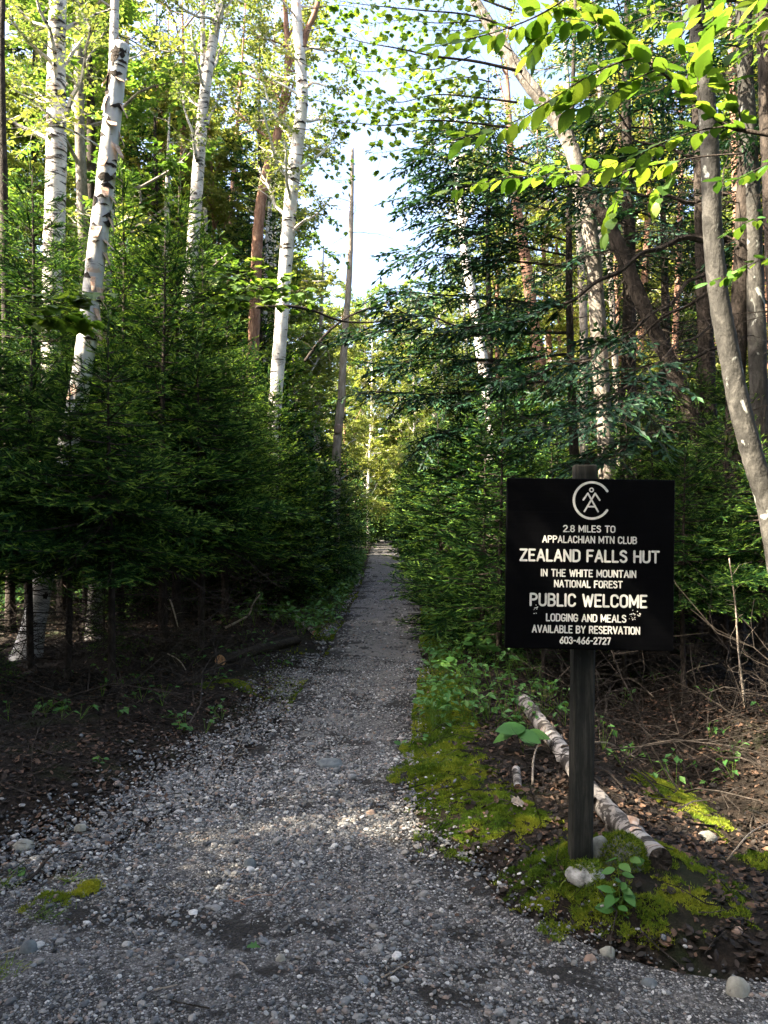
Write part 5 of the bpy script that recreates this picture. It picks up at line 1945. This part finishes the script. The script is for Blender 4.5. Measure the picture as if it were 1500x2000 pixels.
leafy_branch("beech_branch", "bright green leafy beech branch reaching in from the right edge, upper right", [
    ([(1530, 268), (1470, 258), (1420, 246), (1385, 220), (1335, 178), (1285, 135), (1245, 105), (1205, 75), (1160, 25), (1130, -20)], 2.35, 2.6, .0075, .12),
    ([(1252, 110), (1200, 125), (1150, 148), (1100, 180), (1060, 205), (1010, 235), (950, 256), (885, 274)], 2.5, 2.55, .003, .10),
    ([(1420, 246), (1360, 256), (1300, 276), (1250, 300), (1190, 322)], 2.38, 2.6, .003, .15),
    ([(1245, 105), (1205, 60), (1150, 42), (1095, 35)], 2.5, 2.6, .0025, .15),
    ([(1285, 135), (1230, 160), (1180, 192), (1120, 205)], 2.48, 2.55, .0025, .15),
    ([(1335, 178), (1345, 130), (1330, 85), (1340, 40)], 2.45, 2.5, .0022, .2),
    ([(1450, 255), (1440, 210), (1410, 170), (1420, 130)], 2.4, 2.45, .0022, .2),
    ([(1370, 205), (1362, 160), (1370, 100), (1392, 40), (1402, -10)], 2.4, 2.4, .002, .2)], .084, 501, M_HEROLEAF, .66)
leafy_branch("beech_branch", "leafy spray hanging along the top edge right of centre", [
    ([(1120, -15), (1080, 14), (1030, 40), (970, 62), (900, 80), (845, 92)], 2.5, 2.7, .0035, .06),
    ([(1190, -10), (1130, 20), (1060, 75), (1030, 110)], 2.6, 2.7, .002, .3)], .084, 502, M_HEROLEAF, .66)
leafy_branch("beech_branch", "lower leafy spray with long thin twig crossing in front of the grey trunks", [
    ([(1450, 300), (1380, 305), (1300, 318), (1230, 330), (1150, 335), (1060, 342), (960, 352), (870, 372)], 3.2, 3.5, .004, .2),
    ([(1240, 328), (1215, 370), (1195, 415), (1185, 455)], 3.3, 3.3, .0018, .15),
    ([(1340, 312), (1310, 345), (1290, 375), (1285, 392)], 3.3, 3.3, .0018, .3),
    ([(1130, 336), (1080, 320), (1050, 325)], 3.4, 3.4, .0015, .3)], .088, 503, M_HEROLEAF, .74)
leafy_branch("beech_branch", "small leaf cluster cut off by the top right corner", [
    ([(1540, 30), (1500, 28), (1462, 40)], 2.4, 2.4, .003, .1), ([(1540, -20), (1480, -5), (1420, 10)], 2.5, 2.5, .002, .3)], .10, 504, M_HEROLEAF, .9)
leafy_branch("beech_branch", "shaded leafy spray at the right edge below the bright beech branch", [
    ([(1540, 300), (1480, 330), (1440, 350), (1400, 352)], 4.2, 4.4, .004, .1), ([(1540, 420), (1470, 430), (1430, 450)], 4.4, 4.6, .003, .1), ([(1540, 500), (1480, 510), (1420, 540), (1380, 552)], 4.6, 4.8, .003, .1)], .10, 505, M_HERB, .8)


def maple_leaf(mb, p, d, up, L, rng, tint=.5):
    d = nrm(d); s = nrm(np.cross(up, d)); u = np.cross(d, s)
    o = [(0, 0), (.10, -.30), (.28, -.36), (.30, -.52), (.50, -.38), (.62, -.60), (.72, -.26), (.80, -.20), (1.0, 0)]
    o = o + [(a, -b) for a, b in o[-2:0:-1]]
    V = [p + d * (L * a) + s * (L * b) + u * L * (.10 * abs(b) - .22 * a * a + rng.normal(0, .012)) for a, b in o]
    V.append(p + d * L * .38 - u * L * .03)
    n = len(o)
    mb.add(np.array(V), [(n, i, (i + 1) % n) for i in range(n)], float(np.clip(tint + rng.normal(0, .2), 0, 1)))


def maple_spray(name, label, stems, leafL, seed, mat, dens=1.0, cat="branch", zj=.35, flat=.3):
    rng = np.random.default_rng(seed)
    b0 = W(*stems[0][0][0], stems[0][1])
    root = thing(name, label, cat, b0)
    wood, fol = MB(), MB()
    for pts, ya, yb, r, f0 in stems:
        n = len(pts)
        L = path_smooth(np.array([W(px, py, ya + (yb - ya) * i / (n - 1)) for i, (px, py) in enumerate(pts)]) - b0, 8)
        tube(wood, L, np.linspace(r, .0015, len(L)), 5, jit=.1, rng=rng)
        k0 = int(f0 * len(L))
        for i in range(k0, len(L)):
            t = nrm(L[min(i + 1, len(L) - 1)] - L[max(i - 1, 0)])
            side = nrm(np.cross(t, (0, 0, 1)))
            for sg in (-1, 1):
                if rng.random() > .8 * dens: continue
                l = leafL * rng.uniform(.5, 2.6)
                e = L[i] + (side * sg + t * .5 + np.array((0, 0, rng.normal(-.05, zj)))) * l
                sticks(wood, [L[i]], [e], [.0018], [.001])
                for _ in range(rng.integers(1, 4)):
                    d = nrm(e - L[i]) + rng.normal(0, .6, 3) * np.array((1, 1, zj / .35)) + np.array((0, 0, -.15))
                    maple_leaf(fol, e - nrm(d) * leafL * .1, d, nrm(np.array((0, 0, 1.)) + rng.normal(0, flat, 3) + np.array((0, -.2, 0))), leafL * rng.uniform(.65, 1.15), rng)
    wood.build("stem", M_DARKTWIG, root, True)
    fol.build("foliage", mat, root)
    return root


maple_spray("maple_branch", "bright maple leaves at the left edge in front of the snag", [
    ([(-60, 560), (0, 585), (50, 590), (110, 592), (150, 594)], 4.6, 4.8, .004, .25), ([(-40, 600), (40, 612), (100, 618), (130, 612)], 4.7, 4.8, .003, .3)], .12, 511, M_HEROLEAF, .75, zj=.07, flat=.16)
maple_spray("maple_sapling", "pale green maple sapling leaves in front of the white birch left of the trail", [
    ([(345, 1290), (342, 1000), (335, 800), (330, 640), (400, 585), (470, 560), (540, 562), (610, 580)], 9.2, 9.6, .016, .62), ([(330, 640), (380, 590), (430, 545), (500, 535), (560, 548)], 9.43, 9.6, .006, .35), ([(330, 640), (400, 600), (480, 585), (560, 592)], 9.43, 9.4, .005, .35)], .13, 512, M_MAPLELEAF, 1.1, zj=.16, flat=.2)
maple_spray("maple_branch", "maple boughs overhanging the top of the sky gap from the right", [
    ([(1020, 140), (930, 120), (850, 110), (780, 95), (700, 80), (640, 60)], 7.5, 7.8, .016, .15),
    ([(1010, 200), (930, 190), (850, 185), (780, 200), (730, 190)], 7.5, 7.9, .012, .15),
    ([(1000, 250), (920, 240), (840, 235), (760, 245), (690, 240), (655, 240)], 7.6, 8.0, .012, .2),
    ([(1010, 60), (920, 30), (820, 20), (720, 10), (650, 0)], 7.5, 7.8, .012, .1),
    ([(1000, 20), (900, -15), (800, -30), (700, -40)], 7.6, 7.8, .012, .1),
    ([(960, 270), (880, 275), (800, 290), (730, 300)], 7.8, 8.0, .006, .45),
    ([(960, 160), (900, 150), (830, 160), (770, 150)], 8.2, 8.6, .008, .1),
    ([(1000, 100), (940, 60), (880, 60), (800, 60)], 8.4, 8.6, .008, .1),
    ([(940, 40), (860, 45), (780, 40), (720, 50)], 8.2, 8.5, .008, .1), ([(920, 110), (850, 135), (790, 130), (720, 140), (670, 130)], 8.0, 8.4, .008, .1), ([(900, 210), (830, 215), (760, 215), (700, 205)], 8.0, 8.4, .007, .2), ([(1000, 300), (940, 225), (880, 215), (820, 200)], 8.6, 8.8, .008, .2)], .076, 513, M_MAPLELEAF, 1.25)
maple_spray("birch_branch", "fine birch twigs with small leaves beside the white birch at the sky gap", [
    ([(585, 120), (620, 140), (650, 170)], 13.6, 13.4, .01, .2), ([(580, 250), (620, 260), (660, 300), (670, 330)], 13.7, 13.4, .01, .2),
    ([(570, 350), (600, 370), (640, 420), (660, 440)], 13.7, 13.4, .01, .2), ([(600, 60), (650, 50), (690, 40)], 13.7, 13.4, .01, .2), ([(560, 440), (600, 460), (640, 490), (660, 500)], 13.7, 13.4, .01, .2), ([(590, 90), (640, 100), (690, 90), (720, 110)], 13.8, 13.6, .01, .2), ([(585, 190), (630, 200), (680, 230)], 13.8, 13.6, .01, .2), ([(575, 300), (610, 310), (650, 350), (680, 350)], 13.8, 13.6, .01, .2), ([(590, 20), (660, 10), (720, 20)], 13.8, 13.6, .01, .2)], .085, 514, M_MAPLELEAF, 1.1)

# arched dead saplings crossing the trail corridor
for pts, Y, r, lab in (([(596, 705), (620, 672), (650, 640), (688, 615), (740, 596), (790, 580)], 12.5, .028, "dark bent dead stem rising to the right across the sky gap foot"),
                       ([(500, 600), (560, 598), (610, 606), (655, 624), (700, 630), (760, 627), (815, 622)], 12.0, .028, "dark sagging bare bough crossing low over the trail corridor")):
    rng = np.random.default_rng(int(Y * 10))
    L = path_smooth(np.array([W(px, py, Y + .2 * i) for i, (px, py) in enumerate(pts)]), 6)
    mb = MB()
    b0 = L[0].copy()
    tube(mb, L - b0, np.linspace(r, r * .4, len(L)), 7, jit=.15, rng=rng)
    for i in range(4, len(L), 2):
        for _ in range(2):
            tw = limb_path(rng, L[i] - b0, nrm(rng.normal(0, 1, 3)), rng.uniform(.2, .7), 4, .3, 0)
            sticks(mb, tw[:-1], tw[1:], np.linspace(.005, .002, 4), np.linspace(.004, .0015, 4))
    o = mb.build("dead_bough", M_DARKTWIG, None, True)
    o.location = b0
    tag(o, lab, "dead branch")

# ================================================================== fallen wood
def ground_log(name, label, pxs, r0, r1, mat, lift=.5, endmat=None, seed=1, nseg=14, cat="log"):
    rng = np.random.default_rng(seed)
    P = np.array([on_ground(px, py) for px, py in pxs])
    P = path_smooth(P, 8)
    z = P[:, 2]
    P[:, 2] = np.linspace(z[:6].max(), z[-6:].max(), len(z)) * .5 + z * .5
    rr = np.linspace(r0, r1, len(P))
    P[:, 2] += rr * lift
    mid = P[len(P) // 2]
    ax = nrm(P[-1] - P[0])
    # local frame: the log along local Z, so that the bark runs round it
    Zl = ax
    Xl = nrm(np.cross((0, 0, 1), Zl)); Yl = np.cross(Zl, Xl)
    R = np.stack([Xl, Yl, Zl], 1)
    Q = (P - mid) @ R
    mb = MB()
    tube(mb, Q, rr * (1 + .06 * (rng.random(len(Q)) - .5)), nseg, jit=.06, cap=False, rng=rng)
    o = mb.build(name, mat, None, True)
    o.matrix_world = Matrix(((*R[0], mid[0]), (*R[1], mid[1]), (*R[2], mid[2]), (0, 0, 0, 1)))
    tag(o, label, cat)
    for e, s, rad in ((0, -1, rr[0]), (-1, 1, rr[-1])):
        mb = MB()
        n = 18
        V = [(Q[e][0], Q[e][1], Q[e][2] - s * rad * .12)]
        for k in (0.5, 1.0):
            V += [(Q[e][0] + rad * k * 1.0 * math.cos(a), Q[e][1] + rad * k * math.sin(a), Q[e][2] + rng.normal(0, rad * .10)) for a in np.linspace(0, 2 * PI, n, endpoint=False)]
        F3 = [(0, 1 + i, 1 + (i + 1) % n) for i in range(n)]
        F4 = [(1 + i, 1 + n + i, 1 + n + (i + 1) % n, 1 + (i + 1) % n) for i in range(n)]
        mb.add(np.array(V), F3)
        mb.f.append(np.array(F4)); mb.m.append(0)
        mb.build("log_end", endmat or M_REDBARK, o)
    return o, Q, rr


m, n_, l_ = mat_new("cut_wood")
f_ = noise(n_, l_, coords(n_, l_), 18, 6, .7)
r_ = ramp(n_, [(.3, (.20, .10, .05)), (.6, (.48, .28, .15)), (.8, (.60, .40, .24))])
l_.new(f_, r_.inputs[0])
finish(n_, l_, r_.outputs[0], .8, .2)
M_CUT = m
M_LOGBARK = birch_material("fallen_birch_bark", (0.36, 0.335, 0.315), (0.17, 0.155, 0.145), (0.34, 0.22, 0.16), dark_amount=.53)
log, Q, rr_ = ground_log("fallen_birch_log", "fallen white birch log with peeling bark lying behind the sign post", [(1022, 1378), (1052, 1420), (1096, 1482), (1150, 1560), (1208, 1630), (1290, 1708)], .055, .049, M_LOGBARK, .75, M_BARK, 4, 18)
rg = np.random.default_rng(8)
for i in range(46):   # peeling bark along the log
    f = rg.uniform(.02, .98) * (len(Q) - 1)
    a = rg.uniform(0, 2 * PI)
    p = np.array([np.interp(f, np.arange(len(Q)), Q[:, j]) for j in range(3)])
    r = np.interp(f, np.arange(len(Q)), rr_)
    nd = np.array((math.cos(a), math.sin(a), 0)); td = np.array((-math.sin(a), math.cos(a), 0))
    w, h, out = rg.uniform(.02, .07), rg.uniform(.02, .06), rg.uniform(.006, .022)
    V = []
    for u in range(4):
        for q in range(5):
            s = q / 4
            aa = a + (s - .5) * w / r
            V.append(p + np.array((math.cos(aa), math.sin(aa), 0)) * (r * 1.03 + out * (u / 3) ** 1.5) + np.array((0, 0, (u / 3) * h * (1 if i % 2 else -1) + .006 * math.sin(5 * s + i))))
    mb = MB()
    mb.add(np.array(V), [(u * 5 + q, u * 5 + q + 1, u * 5 + q + 6, u * 5 + q + 5) for u in range(3) for q in range(4)])
    mb.build("bark_curl", M_LOGBARK if i % 3 else M_CURL, log, True)
lg, _, _ = ground_log("fallen_log", "short fallen log with an orange broken end left of the trail", [(580, 1258), (540, 1268), (490, 1280), (430, 1298)], .055, .062, M_BARK, .6, M_CUT, 5)
ground_log("fallen_log", "thin pale birch stick lying in brush above the orange-ended log", [(578, 1205), (592, 1222), (614, 1242)], .035, .03, M_LOGBARK, .9, M_CUT, 6)
ground_log("fallen_log", "pale birch log half hidden by plants left of the sign board", [(872, 1206), (930, 1212), (985, 1196)], .05, .05, M_LOGBARK, .9, M_CUT, 7)
ground_log("fallen_log", "short broken birch stub lying on leaves left of the sign post", [(1008, 1512), (1012, 1545)], .026, .022, M_LOGBARK, .8, M_REDBARK, 9)
ground_log("fallen_log", "dark mossy log lying across the floor at the far right", [(1560, 1290), (1430, 1282), (1300, 1275), (1200, 1270)], .09, .07, M_BARK, .6, M_BARK, 10)


def stick(name, label, pts3, r0, r1, mat, twigs=0, seed=1, cat="stick"):
    rng = np.random.default_rng(seed)
    P = path_smooth(np.array(pts3), 5)
    b0 = P[0].copy()
    mb = MB()
    tube(mb, P - b0, np.linspace(r0, r1, len(P)), 6, jit=.15, rng=rng)
    for _ in range(twigs):
        i = rng.integers(2, len(P))
        t = limb_path(rng, P[i] - b0, nrm(rng.normal(0, 1, 3) + (0, 0, .3)), rng.uniform(.08, .35), 4, .3, 0)
        sticks(mb, t[:-1], t[1:], np.linspace(.0025, .001, 4), np.linspace(.002, .0007, 4))
    o = mb.build(name, mat, None, True)
    o.location = b0
    return tag(o, label, cat)


def gp(px, py, h=0.01):
    p = on_ground(px, py); p[2] += h
    return p


def ray(px, py, Y): return W(px, py, Y)


stick("dead_stick", "bleached bent stick rising from the brush left of the trail", [ray(440, 1226, 9), ray(468, 1212, 9), ray(486, 1200, 9), ray(494, 1180, 9), ray(508, 1161, 9)], .016, .007, M_DEADWOOD, 2, 1)
stick("dead_stick", "pale thin stick slanting in the shade left of the bent one", [ray(332, 1170, 8), ray(340, 1195, 8), ray(348, 1225, 8)], .01, .006, M_DEADWOOD, 2, 2)
stick("dead_stick", "pale arching twig over the leaf litter on the left bank", [ray(326, 1276, 7.6), ray(350, 1290, 7.6), ray(366, 1315, 7.6), ray(370, 1335, 7.6)], .007, .004, M_DEADWOOD, 1, 3)
stick("dead_stick", "long pale branch lying in the dark right of the sign post", [gp(1160, 1324, .12), gp(1200, 1331, .15), gp(1240, 1338, .12), gp(1276, 1352, .04)], .013, .006, M_DEADWOOD, 4, 4)
stick("dead_stick", "grey branch lying from the post toward the right ditch", [gp(1158, 1458, .03), gp(1190, 1462, .04), gp(1222, 1474, .03), gp(1255, 1492, .02)], .008, .004, M_DEADWOOD, 5, 5)
stick("dead_stick", "forked grey twig standing among leaves left of the birch log", [gp(1040, 1535, .01), gp(1042, 1500, .05), gp(1052, 1475, .08), gp(1066, 1455, .12)], .007, .004, M_DEADWOOD, 2, 6)
stick("dead_stick", "curved tan twig arching at the right edge above the moss clump", [gp(1420, 1690, .02), ray(1438, 1658, 3.5), ray(1468, 1625, 3.5), ray(1510, 1605, 3.5)], .005, .003, M_DEADWOOD, 1, 7)
stick("dead_stick", "thin orange stem standing upright right of the sign base", [gp(1358, 1800, 0), ray(1352, 1765, 3.0), ray(1346, 1730, 3.0)], .0035, .002, M_REDBARK, 0, 8)
stick("dead_sapling", "thin grey dead sapling standing right of the sign", [gp(1456, 1385, 0), ray(1450, 1340, 6.4), ray(1442, 1270, 6.4), ray(1436, 1180, 6.5), ray(1424, 1090, 6.6)], .012, .005, M_DEADWOOD, 16, 9, "dead sapling")
stick("dead_stick", "curved pale stick lying on the near gravel left of centre", [gp(436, 1889, .008), gp(462, 1886, .012), gp(478, 1893, .012), gp(486, 1908, .01), gp(480, 1920, .008)], .0045, .003, M_DEADWOOD, 0, 10)
stick("dead_stick", "short brown stick on gravel above the torn green leaf", [gp(448, 1762, .01), gp(465, 1768, .012), gp(482, 1775, .01)], .006, .004, M_REDBARK, 1, 11)
stick("dead_stick", "tan straight stick at the near gravel bottom left", [gp(300, 1940, .01), gp(325, 1936, .012), gp(346, 1930, .01)], .004, .003, M_DEADWOOD, 0, 12)
stick("dead_stick", "thin twig pointing right on the gravel near the bottom centre", [gp(745, 1916, .01), gp(775, 1902, .014), gp(800, 1885, .012)], .004, .002, M_DEADWOOD, 2, 13)
stick("dead_stick", "dark branch lying on stones by the left moss clump", [gp(44, 1732, .012), gp(70, 1715, .02), gp(90, 1690, .02), gp(112, 1672, .02)], .010, .006, M_BARK, 2, 14)
stick("dead_stick", "pale forked twig on the gravel's left edge", [gp(432, 1492, .01), gp(450, 1482, .02), gp(472, 1478, .015)], .004, .002, M_DEADWOOD, 2, 15)
stick("dead_stick", "thin twig slanting on the right-hand gravel beside the moss", [gp(800, 1600, .01), gp(820, 1590, .012), gp(770, 1602, .01)], .003, .002, M_DEADWOOD, 2, 16)
stick("dead_stick", "twig lying at the left rim below the dark branch", [gp(0, 1870, .01), gp(30, 1862, .015), gp(60, 1852, .01)], .005, .004, M_DEADWOOD, 0, 17)

# ================================================================== small plants
def leafy_plant(name, label, foot, stems, leafL, seed, mat, wide=.6, cat="plant"):
    rng = np.random.default_rng(seed)
    root = thing(name, label, cat, foot)
    wood, fol = MB(), MB()
    for tip, nleaf, f0 in stems:
        L = path_smooth(np.array([(0, 0, 0), np.array(tip) * .5 + rng.normal(0, .012, 3), tip]), 6)
        sticks(wood, L[:-1], L[1:], .0025, .0018)
        for i in range(nleaf):
            f = f0 + (1 - f0) * (i + .5) / nleaf
            p = np.array([np.interp(f * (len(L) - 1), np.arange(len(L)), L[:, j]) for j in range(3)])
            a = i * 2.5 + rng.random()
            d = np.array((math.cos(a), math.sin(a) - .25, rng.normal(-.05, .25)))
            hero_leaf(fol, p + nrm(d) * .012, d, nrm(np.array((0, -.4, 1)) + rng.normal(0, .25, 3)), leafL * rng.uniform(.6, 1.15), rng, wide, .2, .15)
            sticks(wood, [p], [p + nrm(d) * .014], [.0012], [.001])
    wood.build("stem", M_GRASS, root)
    fol.build("foliage", mat, root, True)
    return root


leafy_plant("leafy_seedling", "fresh green leafy seedling growing from the moss in front of the sign post", on_ground(1212, 1832), [((-.03, .02, .10), 6, .2), ((.0, .03, .20), 9, .25), ((.03, .02, .12), 5, .4)], .072, 521, M_HERB, .62)
for i, (px, py, L, lab, tips) in enumerate((
        (1022, 1470, .21, "broad-leaved hobblebush seedling with flat leaves left of the birch log", [((-.05, 0, .15), 3, .8), ((.03, 0, .17), 2, .8)]),
        (828, 1455, .06, "small round-leaved plant at the right trail edge below the ferns", [((0, 0, .05), 4, .6)]),
        (785, 1460, .05, "tiny plant on the gravel's right edge", [((0, 0, .03), 4, .5)]),
        (940, 1300, .16, "leafy herb right of the trail below the left edge of the sign", [((-.1, 0, .35), 5, .5), ((.1, 0, .3), 5, .5)]),
        (870, 1330, .11, "green leafy herb spreading over the right trail edge", [((-.1, 0, .2), 5, .5), ((.08, 0, .24), 5, .5)]),
        (900, 1230, .17, "taller leafy herb beside the half-hidden birch log", [((-.14, 0, .45), 6, .5), ((.12, 0, .4), 5, .5)]),
        (350, 1430, .07, "small green seedling in dark leaf litter on the left bank", [((0, 0, .08), 4, .5), ((.04, 0, .05), 3, .5)]),
        (190, 1490, .045, "two-leaved seedling on the dark left bank", [((0, 0, .05), 3, .6), ((.01, 0, .02), 2, .6)]),
        (28, 1715, .06, "yellow-green plantain at the left edge by the moss clump", [((.02, 0, .05), 4, .3)]),
        (1225, 1700, .05, "low clover-like plant at the boulder foot", [((0, 0, .06), 4, .5)]),
        (560, 1160, .18, "light green herb at the left trail edge in mid distance", [((-.15, 0, .35), 6, .4), ((.1, 0, .4), 6, .4)]),
        (620, 1135, .18, "light green herb beyond it on the left trail edge", [((-.15, 0, .4), 6, .4), ((.1, 0, .45), 6, .4)]))):
    leafy_plant("leafy_seedling", lab, on_ground(px, py), tips, L, 530 + i, M_HERB, .7)

# low plants under the trees
rng = np.random.default_rng(55)
mb = MB()
st = MB()
def herbs(n, xf, ya, yb, hmin, hmax, leaf, k):
    y = ya + (yb - ya) * rng.random(n) ** 1.3
    x = xf(y, rng.random(n))
    h = rng.uniform(hmin, hmax, n)
    z = gz(x, y)
    for _ in range(k):
        a = rng.random(n) * 6.28
        rr_ = rng.uniform(.02, .12, n)
        P = np.stack([x + np.cos(a) * rr_, y + np.sin(a) * rr_, z + h * rng.uniform(.6, 1, n)], -1)
        D = np.stack([np.cos(a), np.sin(a), rng.normal(-.1, .25, n)], -1)
        leaf_quads(mb, rng, P, D, leaf, .5 + rng.normal(0, .2, n), .25)
        sticks(st, np.stack([x, y, z], -1), P, .002, .0015)
herbs(240, lambda y, r: edge_r(y) + .08 + r ** 1.6 * 1.1, 5.6, 13, .04, .26, .07, 5)
herbs(600, lambda y, r: edge_r(y) + .05 + r ** 1.5 * 1.2, 11, 40, .08, .4, .10, 6)
herbs(420, lambda y, r: edge_l(y) - .1 - r ** 1.5 * 1.4, 10.5, 40, .08, .4, .11, 6)
herbs(60, lambda y, r: edge_l(y) - .3 - r * 2.0, 5.5, 10, .03, .16, .06, 4)
herbs(80, lambda y, r: edge_r(y) + .5 + r * 3.5, 5, 11, .03, .2, .06, 4)
mb2 = MB()
merge(mb2, mb, 0)
merge(mb2, st, 1)
tag(mb2.build("undergrowth", [M_HERB, M_GRASS]), "low green plants along both sides of the trail", kind="stuff")

# grass tufts
def grass_tuft(label, px, py, n, L, spread, seed, mat=None):
    rng = np.random.default_rng(seed)
    b = on_ground(px, py)
    mb = MB()
    for i in range(n):
        a = rng.random() * 6.28
        p = np.array((rng.normal(0, spread), rng.normal(0, spread), 0))
        p[2] = g1(b[0] + p[0], b[1] + p[1]) - b[2]
        d = nrm(np.array((math.cos(a) * .5, math.sin(a) * .5, 1)))
        l = L * rng.uniform(.5, 1.2)
        s = nrm(np.cross(d, (math.cos(a + .8), math.sin(a + .8), .2)))
        V = []
        for k in range(5):
            t = k / 4
            q = p + d * l * t + np.array((math.cos(a), math.sin(a), -.5)) * l * .5 * t * t
            w = .0022 * (1 - t) + .0003
            V += [q - s * w, q + s * w]
        mb.add(np.array(V), [(2 * k, 2 * k + 1, 2 * k + 3, 2 * k + 2) for k in range(4)], rng.random())
    o = mb.build("grass_tuft", mat or M_GRASS)
    o.location = b
    return tag(o, label, "grass tuft")


grass_tuft("bright grass tuft growing out of the moss clump at the left", 92, 1790, 60, .07, .035, 1)
grass_tuft("small grass tuft just above the left moss clump", 140, 1726, 26, .07, .018, 2)
grass_tuft("long yellow grass blades at the left edge", 14, 1740, 16, .10, .015, 3)
grass_tuft("grass tuft at the left edge low in the corner", 14, 1905, 50, .06, .03, 4)
grass_tuft("thin grass standing in the moss mound left of the sign foot", 838, 1500, 46, .09, .05, 5)
grass_tuft("sparse grass blades in dark moss below the sign", 1080, 1790, 14, .09, .04, 6)
grass_tuft("grass at the right trail edge beside the small herb", 866, 1420, 50, .09, .08, 7)
grass_tuft("grass on the left trail edge by the mid-distance herbs", 655, 1185, 80, .16, .14, 8)
grass_tuft("dry orange grass clump on the dark left bank", 90, 1470, 40, .10, .05, 9, M_LITTER)

# torn green leaf on the gravel
mb = MB()
rng = np.random.default_rng(3)
b = on_ground(492, 1860)
maple_leaf(mb, np.array((-.02, 0, .012)), np.array((1, .15, .1)), np.array((0, -.3, 1.)), .055, rng, .4)
o = mb.build("fallen_leaf", M_HERB); o.location = b
tag(o, "torn green leaf lying on the near gravel", "leaf")
b = on_ground(1010, 1578)
mb = MB()
maple_leaf(mb, np.array((-.03, 0, .03)), np.array((1, .1, .05)), np.array((0, -.4, 1.)), .075, rng, .9)
o = mb.build("fallen_leaf", M_DEADWOOD); o.location = b
tag(o, "pale dry leaf on the ground left of the sign post", "leaf")
